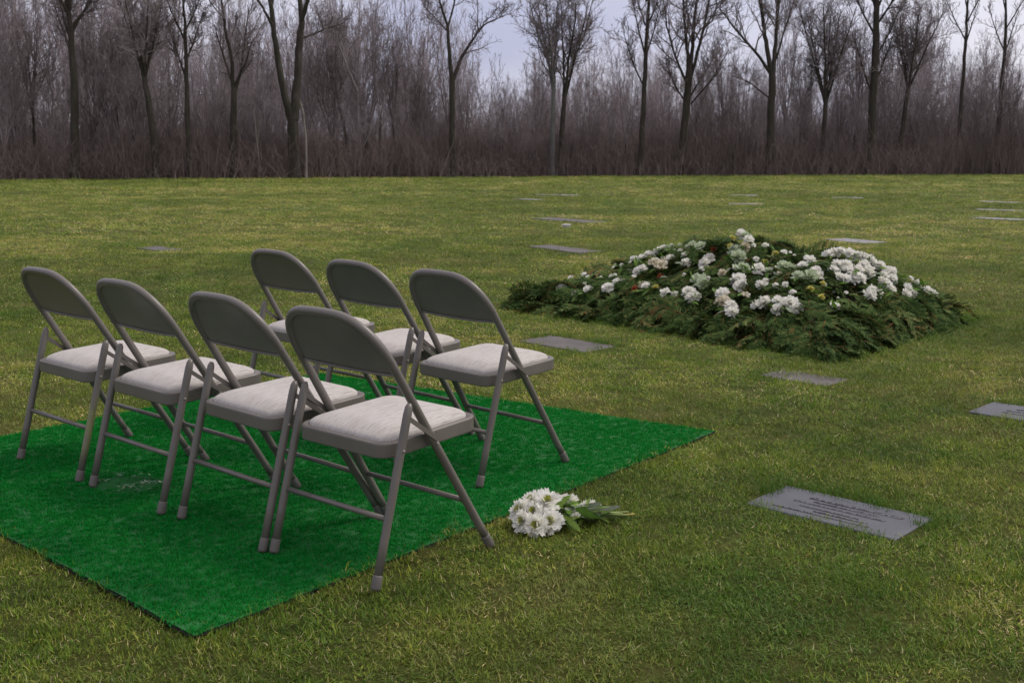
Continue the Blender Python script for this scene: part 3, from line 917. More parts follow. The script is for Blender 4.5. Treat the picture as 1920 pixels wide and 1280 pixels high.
# filler foliage, joined
P = rim_pts(1700, -.02, .34) + [(rs.uniform(.03, .97), rs.uniform(.04, .96)) for _ in range(1300)]
pts, rots, scs = [], [], []
from mathutils import Euler
for (u, v) in P:
    x, y = uv_xy(u, v); az, sl = outward(x, y); az += rs.normal(0, .7); h = float(mound_h(x, y))
    droop = min(1.1, math.atan(sl) * .95) + rs.normal(0, .30)
    mm = Matrix.Rotation(az, 4, 'Z') @ Matrix.Rotation(droop, 4, 'Y') @ Matrix.Rotation(rs.normal(0, .6), 4, 'X')
    e = mm.to_euler(); pts.append((x - MC[0], y - MC[1], max(.015, h * .93 - rs.uniform(0, .06)))); rots.append(tuple(e)); q_ = rs.uniform(.55, 1.1); scs.append((q_, q_, q_))
FS = [bpy.data.objects.new('bough_source', m_) for m_ in FRM]
nP = len(pts)
tag(scatter('bough_filling', pts, rots, scs, rs.rand(nP), np.zeros(nP), rs.randint(0, 5, nP), FS, mound), kind='stuff')

# flower heads -----------------------------------------------------
def petal(mb, d, up, ln, w, cup, c, notch=True, base=0.0):
    """one petal from the origin along d, curving towards up"""
    d = d / np.linalg.norm(d); s = np.cross(d, up); s /= np.linalg.norm(s) + 1e-9; n_ = np.cross(s, d)
    V = []; ws = (.28, .8, 1.0, .72)
    for i, t in enumerate((0, .4, .75, 1.0)):
        p = d * (base + ln * t) + n_ * cup * ln * t * t
        V += [p - s * w * ws[i] / 2, p + n_ * (-.10 * w), p + s * w * ws[i] / 2]
    if notch: V[10] = V[10] - d * ln * .10
    F = [(i * 3 + j, i * 3 + j + 1, (i + 1) * 3 + j + 1, (i + 1) * 3 + j) for i in range(3) for j in range(2)]
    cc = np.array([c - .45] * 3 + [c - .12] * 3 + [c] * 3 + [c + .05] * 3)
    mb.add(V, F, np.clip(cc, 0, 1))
def bloom(seed, R, layers, w=.35, ruffle=.25, c0=.75):
    rs = np.random.RandomState(seed); mb = MB()
    for (elev, n, lr) in layers:
        for i in range(n):
            a = 2 * pi * (i + rs.uniform(-.3, .3)) / n; e = radians(elev) + rs.normal(0, .14)
            d = np.array([cos(a) * cos(e), sin(a) * cos(e), sin(e)])
            up = np.array([-cos(a) * sin(e), -sin(a) * sin(e), cos(e)]) + rs.normal(0, ruffle, 3)
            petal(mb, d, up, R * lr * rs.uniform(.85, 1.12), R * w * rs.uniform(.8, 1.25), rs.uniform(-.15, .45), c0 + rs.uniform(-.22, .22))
    return mb
MUM = [(-12, 13, 1.0), (8, 13, 1.0), (26, 12, .92), (44, 10, .82), (62, 8, .66), (80, 5, .5)]
LOOSE = [(0, 9, 1.0), (22, 8, .95), (45, 7, .8), (70, 5, .6)]
FL_SRC = {
 'w': [bloom(1, .042, LOOSE, .55, .5).mesh('flower', M['white']), bloom(2, .048, LOOSE, .6, .55).mesh('flower', M['white']), bloom(3, .045, MUM, .42, .4).mesh('flower', M['white'])],
 'b': [bloom(4, .054, MUM, .46, .4).mesh('flower', M['white']), bloom(5, .050, MUM, .5, .45).mesh('flower', M['white'])],
 's': [bloom(6, .026, LOOSE, .6, .4).mesh('flower', M['white'])],
 'c': [bloom(7, .050, LOOSE, .6, .5).mesh('flower', M['cream'])],
 'p': [bloom(8, .055, LOOSE, .5, .6).mesh('flower', M['pale']), bloom(9, .050, MUM, .4, .6).mesh('flower', M['pale'])],
 'y': [bloom(10, .038, LOOSE, .6, .5).mesh('flower', M['yellow'])],
 'r': [bloom(11, .038, LOOSE, .6, .5).mesh('flower', M['red'])],
}
def leafm(seed, ln, w, bend, mt, folds=.18, nseg=6, name='leaf'):
    rs = np.random.RandomState(seed); mb = MB(); V = []
    for i in range(nseg + 1):
        t = i / nseg; ww = w * (sin(pi * min(1, t * .93 + .05)) ** .8) / 2 * (1 + .12 * rs.randn())
        z = bend * ln * t * t; y = .06 * ln * sin(t * 3 + seed)
        V += [(ln * t, y - ww, z + folds * ww), (ln * t, y, z), (ln * t, y + ww, z + folds * ww)]
    mb.add(V, [(i * 3 + j, i * 3 + j + 1, (i + 1) * 3 + j + 1, (i + 1) * 3 + j) for i in range(nseg) for j in range(2)], rs.uniform(.2, .8) + .2 * (np.arange(len(V)) % 3 == 1))
    return mb.mesh(name, mt)
LEAFM = [leafm(1, .085, .034, -.2, M['leaf']), leafm(2, .10, .03, .12, M['leaf']), leafm(3, .075, .036, -.35, M['greyleaf']), leafm(5, .08, .03, .1, M['leaf'])]
FL=[('gw',0.797,0.468),('gw',0.751,0.433),('gw',0.763,0.505),('gw',0.739,0.517),('gw',0.721,0.522),('gw',0.702,0.531),('gc',0.649,0.333),('gc',0.615,0.311),('gw',0.618,0.373),('gw',0.575,0.382),('gw',0.545,0.329),('gw',0.488,0.36),('gw',0.486,0.327),('gs',0.471,0.278),('gw',0.675,0.275),('gw',0.653,0.213),('gw',0.662,0.283),('gw',0.737,0.094),('gw',0.767,0.073),('gw',0.831,0.09),('gs',0.862,0.189),('gy',0.886,0.157),('gy',0.867,0.166),('gb',0.685,0.122),('gw',0.682,0.171),('gw',0.574,0.148),('gy',0.544,0.148),('gw',0.495,0.114),('gs',0.467,0.116),('gb',0.432,0.132),('gw',0.413,0.104),('gw',0.403,0.114),('gw',0.343,0.147),('gc',0.323,0.107),('gw',0.293,0.09),('gw',0.279,0.069),('gb',0.343,0.241),('gw',0.324,0.216),('gp',0.425,0.195),('gp',0.443,0.208),('gp',0.433,0.409),('gp',0.411,0.392),('gp',0.381,0.33),('gw',0.467,0.517),('gy',0.463,0.441),('gy',0.494,0.455),('gr',0.499,0.41),('gr',0.576,0.232),('gr',0.597,0.124),('gr',0.682,0.328),('gp',0.591,0.45),('gp',0.546,0.417),('gs',0.837,0.229),('gs',0.812,0.213),('gw',0.739,0.105),('gs',0.62,0.435),('gs',0.694,0.316),('gw',0.471,0.523),('gw',0.432,0.491),('gy',0.461,0.436),('gp',0.44,0.419),('gp',0.414,0.387),('gp',0.369,0.327),('gb',0.349,0.253),('gw',0.326,0.205),('gb',0.343,0.148),('gc',0.319,0.107),('gw',0.29,0.087),('gb',0.225,0.138),('gw',0.234,0.117),('gw',0.192,0.143),('gw',0.177,0.101),('gb',0.162,0.141),('gw',0.141,0.132),('gw',0.339,0.355),('gs',0.368,0.402),('gy',0.345,0.409),('gw',0.28,0.243),('gs',0.285,0.278),('gp',0.291,0.397),('gp',0.273,0.39),('gw',0.24,0.409),('gw',0.237,0.448),('gw',0.197,0.385),('gs',0.263,0.484),('gp',0.22,0.327),('gp',0.19,0.332),('gw',0.187,0.371),('gw',0.084,0.218),('gy',0.161,0.264),('gs',0.18,0.199),('gy',0.154,0.324),('gy',0.119,0.229),('gw',0.075,0.707),('gw',0.065,0.666),('gw',0.061,0.704),('gs',0.102,0.834),('gw',0.089,0.869),('gw',0.067,0.902),('gw',0.054,0.92),('gs',0.044,0.936),('gs',0.244,0.245),('gs',0.225,0.261),('gs',0.412,0.478),('gs',0.386,0.498),('gs',0.329,0.493),('gy',0.476,0.479),('gy',0.345,0.475),('ww',0.225,0.538),('ww',0.215,0.561),('ww',0.204,0.571),('ww',0.184,0.575),('ww',0.171,0.592),('ww',0.159,0.609),('ww',0.148,0.63),('ww',0.135,0.634),('ww',0.127,0.643),('ww',0.118,0.661),('ww',0.113,0.687),('ww',0.105,0.612),('ww',0.094,0.645),('ww',0.164,0.421),('ww',0.17,0.463),('ww',0.157,0.488),('ww',0.146,0.468),('ww',0.142,0.403),('ww',0.133,0.416),('ww',0.135,0.505),('wb',0.118,0.479),('wb',0.122,0.549),('ww',0.137,0.558),('ww',0.124,0.457),('wb',0.084,0.476),('ww',0.075,0.48),('ww',0.077,0.437),('wb',0.085,0.569),('ww',0.074,0.569),('ww',0.092,0.567)]
# which spray a flower belongs to: (name, label, cat, test)
SPR = [
 ('flower_wreath', 'dense round cluster of white blooms on the right hump of the evergreen mound', 'flower wreath', lambda k, u, v: k[0] == 'w'),
 ('flower_spray', 'trailing spray of white blooms with yellow touches down the left end of the mound', 'flower spray', lambda k, u, v: u > .80),
 ('flower_spray', 'white and cream flower spray with rust red touches on the left slope of the mound', 'flower spray', lambda k, u, v: u > .60),
 ('flower_spray', 'flower spray with pale green, yellow and red blooms on the summit of the mound', 'flower spray', lambda k, u, v: v > .55 and u > .33),
 ('flower_spray', 'small spray of white blooms at the far right end of the mound', 'flower spray', lambda k, u, v: u < .16 and v > .5),
 ('flower_spray', 'white and yellow green flower spray in the dip right of the mound summit', 'flower spray', lambda k, u, v: v > .38),
 ('flower_spray', 'row of large white blooms along the lower front side of the mound', 'flower spray', lambda k, u, v: True),
]
groups = [[] for _ in SPR]; SROOT = {}
for k, u, v in FL:
    for i, s_ in enumerate(SPR):
        if s_[3](k, u, v): groups[i].append((k, u, v)); break
rs = np.random.RandomState(17)
for (nm, lab, ct, _), mem in zip(SPR, groups):
    if not mem: continue
    um = np.mean([m_[1] for m_ in mem]); vm_ = np.mean([m_[2] for m_ in mem])
    cx, cy = uv_xy(um, vm_); cz = float(mound_h(cx, cy))
    root = empty(nm, (cx, cy, cz))
    SROOT[SPR.index((nm, lab, ct, _))] = root
    tag(root, lab, ct, 'flower sprays laid on the evergreen mound' if nm == 'flower_spray' else None)
    for (k, u, v) in mem:
        kind = k[1]
        x, y = uv_xy(u, v); h = float(mound_h(x, y)); az, sl = outward(x, y)
        src = FL_SRC[kind]; o = link(src[rs.randint(len(src))], 'flower', root)
        tilt = .35 + .5 * math.atan(sl) + rs.normal(0, .15)
        o.matrix_local = Matrix.Translation((x - cx, y - cy, h + .045 + rs.uniform(-.008, .012) - cz)) @ Matrix.Rotation(az + rs.normal(0, .4), 4, 'Z') @ Matrix.Rotation(tilt, 4, 'Y') @ Matrix.Rotation(rs.uniform(0, 6.28), 4, 'Z') @ Matrix.Scale(rs.uniform(.85, 1.12) * (.68 if kind in 'yr' else 1), 4)
        for _ in range(rs.randint(1, 3)):
            l_ = link(LEAFM[rs.randint(4)], 'leaf', root)
            l_.matrix_local = Matrix.Translation((x - cx + rs.normal(0, .025), y - cy + rs.normal(0, .025), h + .03 - cz)) @ Matrix.Rotation(rs.uniform(0, 6.28), 4, 'Z') @ Matrix.Rotation(rs.normal(-.1, .4), 4, 'Y') @ Matrix.Rotation(rs.normal(0, .4), 4, 'X')

# small scattered sprigs tucked between the sprays
for i in range(110):
    u, v = rs.uniform(.06, .92), rs.uniform(.16, .88)
    if (u - .17) ** 2 / .02 + (v - .6) ** 2 / .05 < 1: continue
    kk_ = 'sssspssc'[rs.randint(8)]
    k_ = 2 if u > .60 else 3 if (v > .55 and u > .33) else 5 if v > .38 else 6
    if u > .80: k_ = 1
    root = SROOT.get(k_)
    if root is None: continue
    x, y = uv_xy(u, v); h = float(mound_h(x, y)); az, sl = outward(x, y)
    src = FL_SRC[kk_]; o = link(src[0], 'flower', root); c_ = root.location
    o.matrix_local = Matrix.Translation((x - c_.x, y - c_.y, h + .035 - c_.z)) @ Matrix.Rotation(az, 4, 'Z') @ Matrix.Rotation(.5 + rs.normal(0, .3), 4, 'Y') @ Matrix.Rotation(rs.uniform(0, 6), 4, 'Z') @ Matrix.Scale(rs.uniform(.4, .8), 4)
    for _ in range(2):
        l_ = link(LEAFM[rs.randint(4)], 'leaf', root)
        l_.matrix_local = Matrix.Translation((x - c_.x + rs.normal(0, .04), y - c_.y + rs.normal(0, .04), h + .03 - c_.z)) @ Matrix.Rotation(rs.uniform(0, 6.28), 4, 'Z') @ Matrix.Rotation(rs.normal(-.2, .4), 4, 'Y') @ Matrix.Rotation(rs.normal(0, .4), 4, 'X') @ Matrix.Scale(.8, 4)

# ------------------------------------------------------------------ bouquet lying on the grass
BX, BY = .085, 3.50
bq = empty('flower_bouquet', (BX, BY, float(lawn_z(BX, BY))), radians(20))
tag(bq, 'bouquet of white chrysanthemums lying on the grass by the mat, stems pointing away', 'bouquet')
rs = np.random.RandomState(23)
heads = [(-.060, -.020, .040, .038), (-.050, .030, .062, .040), (-.028, -.060, .038, .042), (.000, .052, .080, .040), (.032, .005, .086, .046), (.022, -.055, .042, .042), (-.018, -.010, .066, .034), (.050, .045, .062, .036), (-.020, .065, .040, .034)]
for i, (x, y, z, R) in enumerate(heads):
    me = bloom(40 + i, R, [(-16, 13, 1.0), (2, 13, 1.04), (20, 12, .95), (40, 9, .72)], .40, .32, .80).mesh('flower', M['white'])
    o = link(me, 'flower', bq)
    d = Vector((x - .10, y * 1.3, z * .9 + .015)).normalized()
    if i in (4, 9): d = Vector((-.2, -.4, .9)).normalized()
    d = (d * .75 + Vector((-.1, -.38, .3))).normalized()
    o.matrix_local = Matrix.Translation((x, y, z)) @ d.to_track_quat('Z', 'Y').to_matrix().to_4x4()
    cb = MB()
    for q_ in range(26):
        a = q_ * 2.4; r_ = R * .20 * math.sqrt(q_ / 26)
        petal(cb, np.array([cos(a) * .3, sin(a) * .3, 1.0]), np.array([-cos(a), -sin(a), .2]), R * .34, R * .10, -.2, .4 + .5 * rs.rand(), False)
        cb.v[-1] += np.array([r_ * cos(a), r_ * sin(a), R * .18])
    c_ = cb.build('flower_centre', M['centre'], o)
bleaf = [leafm(20 + i, .075 + .018 * (i % 3), .024 + .008 * (i % 2), (-.1, .05, -.2, .12)[i % 4], M['leaf'] if i < 5 else M['greyleaf'], .25, 8) for i in range(7)]
for i in range(64):
    l_ = link(bleaf[i % 7], 'leaf', bq)
    t = rs.rand()
    l_.matrix_local = Matrix.Translation((.03 + .16 * t, rs.normal(0, .028), .028 + .05 * rs.rand() * (1 - .5 * t))) @ Matrix.Rotation(rs.normal(0, .75) + (pi if rs.rand() < .12 else 0), 4, 'Z') @ Matrix.Rotation(rs.normal(.02, .22), 4, 'Y') @ Matrix.Rotation(rs.normal(0, .7), 4, 'X')
for i, (x, y, z, a, s_) in enumerate([(.105, .055, .068, .5, 1.1), (.145, .062, .062, -.2, 1.0), (.205, .055, .045, .2, .95), (.10, .01, .065, 1.0, .8), (.11, -.045, .045, .0, .8), (.16, .01, .055, .4, .8), (.185, .035, .05, 1.2, .7), (.135, -.02, .05, 2.0, .7), (.225, .03, .04, .3, .6), (.12, .03, .078, .9, .9)]):
    me = bloom(60 + i, .028, [(10, 7, 1.0), (35, 6, .9), (60, 4, .7)], .55, .4, .6).mesh('flower', M['white'] if i != 3 else M['greyleaf'])
    o = link(me, 'flower', bq)
    o.matrix_local = Matrix.Translation((x, y, z)) @ Matrix.Rotation(a, 4, 'Z') @ Matrix.Rotation(-.5, 4, 'X') @ Matrix.Scale(s_, 4)
for i in range(11):
    mb = MB(); y1 = rs.normal(0, .016); z1 = .022 + .018 * rs.rand(); x1 = rs.uniform(.27, .345)
    mb.tube([(0, heads[i % 9][1] * .6, max(.03, heads[i % 9][2] * .6)), (.10, y1 * .8, .04), (.18, y1 * .6, .034), (.24, y1, z1), (x1, y1 * 1.6 + rs.normal(0, .008), z1 - .006)], [.0022, .0026, .0028, .003, .003], 6, c=rs.rand())
    mb.build('stem', M['stem'], bq)

# ------------------------------------------------------------------ trees
def twig_tree(limbs, seed, crown, n_sub=(7, 6, 4), up=.35, ln=(.42, .5, .55), rmin=.0075, start=.25, spread=.75):
    """limbs: list of (polyline, radii) of main limbs; grows side branches on them into crown"""
    rs = np.random.RandomState(seed)
    def grow(P, R, lvl, L0):
        if lvl >= len(n_sub): return
        P = np.asarray(P); cum = np.concatenate([[0], np.cumsum(np.linalg.norm(np.diff(P, axis=0), axis=1))]); tot = cum[-1]
        for i in range(n_sub[lvl]):
            t = start + (1 - start) * (i + rs.rand()) / n_sub[lvl] if lvl == 0 else .12 + .86 * (i + rs.rand()) / n_sub[lvl]
            s = t * tot; p = np.array([np.interp(s, cum, P[:, k]) for k in range(3)]); r0 = float(np.interp(s, cum, R))
            j = min(len(P) - 2, int(np.searchsorted(cum, s, 'right') - 1)); d = P[j + 1] - P[j]; d /= np.linalg.norm(d) + 1e-9
            a = rs.rand() * 2 * pi; o_ = np.cross(d, [cos(a), sin(a), .3]); o_ /= np.linalg.norm(o_) + 1e-9
            sp = spread * rs.uniform(.6, 1.25)
            nd = d * cos(sp) + o_ * sin(sp) + np.array([0, 0, up * rs.uniform(.3, 1.2)]); nd /= np.linalg.norm(nd)
            L1 = L0 * ln[lvl] * rs.uniform(.6, 1.25) * (1.15 - .5 * t)
            nseg = 4 if lvl < 2 else 3
            Q = [p]; dd = nd.copy()
            for _ in range(nseg):
                dd = dd + rs.normal(0, .27, 3) + np.array([0, 0, .10 * up]); dd /= np.linalg.norm(dd)
                Q.append(Q[-1] + dd * L1 / nseg)
            r1 = max(rmin * 1.25, min(r0 * .62, .018 * L1 + .004)); rr = np.linspace(r1, max(rmin * .7, r1 * .3), nseg + 1)
            crown.tube(Q, rr, 3 if lvl else 4, False, c=rs.rand())
            grow(Q, rr, lvl + 1, L1)
    for P, R in limbs:
        tot = float(np.sum(np.linalg.norm(np.diff(np.asarray(P), axis=0), axis=1)))
        grow(P, R, 0, tot)
def wob(P, R, rs, n=5, amp=.035):
    """resample a limb with natural wobble"""
    P = np.asarray(P, float); m = (len(P) - 1) * n + 1; t = np.linspace(0, len(P) - 1, m)
    Q = np.stack([np.interp(t, range(len(P)), P[:, k]) for k in range(3)], -1); rr = np.interp(t, range(len(P)), R)
    sm = Q.copy(); sm[1:-1] = (Q[:-2] + 2 * Q[1:-1] + Q[2:]) / 4
    tot = np.linalg.norm(P[-1] - P[0]); sm[1:-1, :2] += rs.normal(0, amp * .35, (m - 2, 2)) * min(1.0, tot * .2)
    return sm, rr
PXM = 2129.3
def key_tree(bx, D, limbs, seed, label, mt='bark', **kw):
    """limbs: [( [(px,py,depth offset)...], [radius m ...], is_trunk )] with px,py measured in the photo plane at distance D"""
    rs = np.random.RandomState(seed)
    x0 = (bx - 960) * D / PXM
    y0 = D; 
    z0 = float(gz(y0))
    root = empty('bare_tree', (x0, y0, z0)); tag(root, label, 'tree', 'bare trees along the edge of the wood')
    tr = MB(); cr_ = MB(); LL = []
    for pts, R, trunk in limbs:
        P = [((px - bx) * D / PXM, dy, max(-.15, (331 - py) * D / PXM)) for px, py, dy in pts]
        Q, rr = wob(P, R, rs); rr = np.asarray(rr) * .86
        if trunk:
            if pts[0][1] >= 325:       # root flare
                rr = rr.copy(); rr[0] *= 1.35; rr[1] *= 1.08
            tr.tube(Q, rr, 9, False)
        else: tr.tube(Q, rr, 6, False, c=rs.rand())
        if not (trunk and kw.get('bare_trunk', True)): LL.append((Q, rr))
    twig_tree(LL, seed + 1, cr_, **{k: v for k, v in kw.items() if k != 'bare_trunk'})
    t = tr.build('trunk', M[mt], root)
    cr_.build('crown', M['twigs'] if mt != 'bark_pale' else M['bark_pale'], root)
    return root
def D_at(px): # treeline distance for a photo column
    return float(np.interp(px, [0, 480, 960, 1440, 1920], [46.6, 50.3, 54.5, 58.2, 61.6])) + .6
kt = key_tree
kt(556, 50.6, [([(556, 334, 0), (556, 260, 0), (555, 215, 0)], [.34, .29, .27], 1),
  ([(553, 225, 0), (541, 170, -.2), (531, 90, -.3), (524, 20, -.2), (515, -60, 0), (508, -130, .2)], [.22, .17, .14, .11, .08, .04], 1),
  ([(558, 225, 0), (565, 150, .2), (569, 90, .3), (575, 50, .3), (572, 0, .6), (566, -70, .8), (560, -150, .8)], [.24, .20, .18, .15, .11, .08, .04], 1),
  ([(527, 60, -.3), (515, 30, -.8), (497, -5, -1.3), (480, -60, -1.8)], [.08, .065, .05, .03], 0),
  ([(575, 50, .3), (588, 15, 0), (607, -20, -.3), (630, -80, -.6)], [.12, .10, .08, .04], 0),
  ([(524, 20, 0), (533, -20, .5), (540, -90, .9)], [.07, .06, .03], 0),
  ([(571, 80, .3), (592, 68, 1), (612, 55, 1.6), (640, 45, 2)], [.06, .045, .035, .02], 0)],
  100, 'biggest bare tree left of centre, its thick dark trunk forking low into two great limbs', n_sub=(13, 7, 5), start=.35)
kt(848, 53.6, [([(848, 334, 0), (849, 240, 0), (850, 150, 0)], [.20, .16, .145], 1),
  ([(849, 158, 0), (845, 110, -.2), (842, 60, -.2)], [.12, .10, .085], 1),
  ([(843, 62, 0), (832, 30, -.4), (822, -5, -.6), (815, -60, -.6)], [.07, .055, .04, .02], 0),
  ([(843, 62, 0), (852, 25, .4), (858, -10, .6), (862, -60, .6)], [.06, .05, .035, .02], 0),
  ([(852, 155, 0), (866, 115, .3), (882, 90, .5), (900, 62, .6), (915, 50, .8), (945, 38, 1)], [.11, .09, .07, .055, .035, .015], 0),
  ([(842, 70, 0), (820, 45, .8), (795, 20, 1.2)], [.05, .035, .02], 0)],
  110, 'slim bare tree left of centre, forked at mid height with one limb leaning right', n_sub=(13, 7, 5), start=.3)
kt(1033, 55.6, [([(1033, 333, 0), (1034, 240, 0), (1036, 150, 0)], [.17, .14, .11], 1)] +
  [([(1036, 160 + 12 * i, 0), (1036 + dx * .35, 110, dy * .4), (1036 + dx * .75, 60, dy * .8), (1036 + dx, 15, dy)], [.07, .055, .04, .018], 0) for i, (dx, dy) in enumerate([(-46, .5), (-18, -1), (6, 1), (-30, 1.2)])],
  120, 'pale grey bare tree near the centre with a rounded airy crown', 'bark_grey', n_sub=(13, 8, 5), start=.16, up=.5)
kt(1051, 56.5, [([(1051, 333, 0), (1052, 240, 0), (1056, 170, 0)], [.19, .15, .12], 1)] +
  [([(1055, 180 + 10 * i, 0), (1056 + dx * .35, 120, dy * .4), (1056 + dx * .8, 65, dy * .8), (1056 + dx, 15, dy)], [.075, .055, .04, .018], 0) for i, (dx, dy) in enumerate([(42, .5), (18, -1), (50, 1), (-6, 1.2)])],
  125, 'dark trunked bare tree pressed against the right of the pale grey one near the centre', n_sub=(13, 8, 5), start=.16, up=.5)
kt(1196, 56.5, [([(1196, 333, 0), (1200, 240, 0), (1202, 130, 0), (1205, 60, 0), (1208, -10, 0), (1210, -80, 0)], [.18, .15, .12, .10, .07, .04], 1)] +
  [([(1201, y_, 0), (1201 + dx * .5, y_ - 40, dy * .6), (1201 + dx, y_ - 100, dy)], [.055, .04, .018], 0) for y_, dx, dy in ((170, -38, .5), (120, 30, .8), (110, -30, -1), (70, 35, 0), (60, -22, 1), (20, 25, -.5))],
  130, 'straight dark bare tree with a single upright stem, third to the right of the centre', n_sub=(13, 7, 5), start=.2, up=.5)
kt(1273, 57.3, [([(1272, 333, 0), (1277, 240, 0), (1284, 130, 0)], [.26, .22, .20], 1),
  ([(1284, 150, 0), (1276, 90, 0), (1270, 40, 0), (1264, -30, 0)], [.12, .09, .07, .04], 0),
  ([(1285, 140, 0), (1291, 70, .3), (1295, 10, .4), (1300, -60, .4)], [.12, .09, .07, .04], 0),
  ([(1287, 150, 0), (1302, 80, -.4), (1312, 20, -.6), (1320, -50, -.6)], [.10, .08, .06, .03], 0),
  ([(1282, 170, 0), (1262, 120, .6), (1245, 60, 1), (1235, 0, 1)], [.09, .07, .05, .02], 0),
  ([(1287, 185, 0), (1312, 150, .5), (1330, 120, 1), (1345, 100, 1.2)], [.07, .055, .035, .015], 0),
  ([(1280, 200, 0), (1255, 170, -.5), (1235, 130, -1)], [.06, .04, .02], 0),
  ([(1288, 200, 0), (1318, 160, -1), (1345, 108, -1.4)], [.05, .035, .02], 0)],
  140, 'bushy stout bare tree right of centre with many upright limbs close together', n_sub=(13, 8, 5), start=.16, up=.45)
kt(1437, 58.6, [([(1437, 332, 0), (1436, 240, 0), (1434, 140, 0)], [.27, .22, .20], 1),
  ([(1432, 145, 0), (1421, 90, 0), (1411, 35, 0), (1403, 0, 0), (1396, -60, 0)], [.15, .125, .10, .085, .05], 0),
  ([(1437, 145, 0), (1441, 80, .3), (1445, 10, .4), (1448, -70, .4)], [.14, .11, .09, .05], 0),
  ([(1430, 145, 0), (1405, 115, -.3), (1380, 92, -.6), (1358, 70, -.8), (1340, 48, -.8), (1322, 30, -1)], [.11, .09, .075, .06, .045, .02], 0),
  ([(1442, 120, 0), (1460, 70, .8), (1478, 20, 1.2), (1490, -30, 1.2)], [.07, .055, .04, .02], 0),
  ([(1430, 190, 0), (1400, 160, 1), (1375, 148, 1.6)], [.05, .035, .02], 0)],
  150, 'big bare tree right of centre with one heavy limb sweeping up to the left', n_sub=(13, 7, 5), start=.25, up=.35)
kt(1622, 60.2, [([(1624, 332, 0), (1622, 240, 0), (1622, 120, 0), (1620, 50, 0), (1616, -20, 0), (1612, -100, 0)], [.27, .24, .22, .18, .14, .07], 1)] +
  [([(1622, y_, 0), (1622 + dx * .5, y_ - 45, dy * .6), (1622 + dx, y_ - 105, dy)], [.075, .05, .02], 0) for y_, dx, dy in ((120, 52, .5), (85, -45, .8), (60, 48, -1), (50, -30, 0), (170, 45, 1), (30, 28, -.5), (10, -35, 1), (190, -40, 0))],
  160, 'stout bare tree towards the right with one straight column of a trunk', n_sub=(13, 7, 5), start=.2, up=.5)
kt(1676, 61.2, [([(1674, 332, 0), (1680, 240, 0), (1685, 170, 0)], [.18, .15, .12], 1)] +
  [([(1685, 180, 0), (1685 + dx * .4, 120, dy * .5), (1685 + dx, 40, dy)], [.08, .055, .02], 0) for dx, dy in ((-30, .5), (0, -1), (28, 1), (55, 0), (-12, 1))],
  170, 'leaning bushy bare tree just right of the stout column trunked tree', n_sub=(13, 8, 5), start=.16, up=.4)
kt(1535, 60.0, [([(1535, 332, 0), (1534, 250, 0), (1535, 200, 0)], [.16, .14, .12], 1)] +
  [([(1535, 205, 0), (1535 + dx * .4, 130, dy * .5), (1535 + dx, 30, dy)], [.09, .06, .02], 0) for dx, dy in ((-52, .5), (-22, -1), (12, 1), (48, 0), (30, 1), (-35, 1))],
  180, 'bare tree with many spreading stems between the heavy limbed tree and the column trunk', n_sub=(13, 8, 5), start=.16, up=.4)
kt(1783, 62.5, [([(1783, 331, 0), (1784, 200, 0), (1785, 100, 0), (1783, 30, 0), (1788, -50, 0)], [.15, .12, .10, .07, .03], 1)] +
  [([(1784, y_, 0), (1784 + dx * .5, y_ - 40, dy * .6), (1784 + dx, y_ - 85, dy)], [.05, .035, .015], 0) for y_, dx, dy in ((100, 28, .5), (90, -35, .8), (60, 22, -1), (40, -18, 0))],
  190, 'slender bare tree standing against bright sky near the right edge', n_sub=(7, 5, 3), start=.3, up=.5)
kt(1856, 63.0, [([(1856, 331, 0), (1856, 200, 0), (1857, 90, 0), (1852, 20, 0), (1850, -50, 0)], [.16, .13, .10, .06, .03], 1)] +
  [([(1856, y_, 0), (1856 + dx * .5, y_ - 40, dy * .6), (1856 + dx, y_ - 85, dy)], [.05, .035, .015], 0) for y_, dx, dy in ((120, 28, .5), (110, -25, .8), (70, 30, -1), (50, -22, 0))],
  195, 'slender bare tree closest to the right picture edge', n_sub=(7, 5, 3), start=.3, up=.5)
# left half
kt(152, 48.0, [([(148, 337, 0), (154, 230, 0), (158, 130, 0), (157, 60, 0), (152, -10, 0), (150, -90, 0)], [.24, .20, .17, .13, .10, .05], 1)] +
  [([(157, y_, 0), (157 + dx * .5, y_ - 45, dy * .6), (157 + dx, y_ - 95, dy)], [.07, .05, .02], 0) for y_, dx, dy in ((90, -30, .5), (70, 40, .8), (40, -28, -1), (60, 55, 1), (30, 25, -.5), (110, -45, 1))],
  200, 'tall dark bare tree second from the left picture edge', n_sub=(13, 7, 5), start=.2, up=.45)
kt(298, 49.0, [([(300, 336, 0), (297, 240, 0), (288, 160, 0), (284, 110, 0)], [.20, .17, .13, .10], 1)] +
  [([(287, 150, 0), (287 + dx * .4, 100, dy * .5), (287 + dx, 10, dy)], [.07, .05, .02], 0) for dx, dy in ((-45, .5), (-15, -1), (15, 1), (40, 0), (-30, 1), (28, -1))],
  210, 'bare tree with a dense twiggy crown, left of the light trunked slender tree', n_sub=(13, 8, 6), start=.16, up=.4)
kt(362, 49.5, [([(362, 336, 0), (362, 220, 0), (364, 130, 0), (366, 50, 0), (362, -20, 0)], [.16, .13, .10, .07, .03], 1)] +
  [([(363, y_, 0), (363 + dx * .5, y_ - 45, dy * .6), (363 + dx, y_ - 100, dy)], [.06, .04, .018], 0) for y_, dx, dy in ((150, -35, .5), (120, 30, .8), (80, -28, -1), (70, 32, 1), (40, 15, -.5))],
  220, 'slender upright bare tree left of the two close stems', n_sub=(13, 8, 5), start=.16, up=.5)
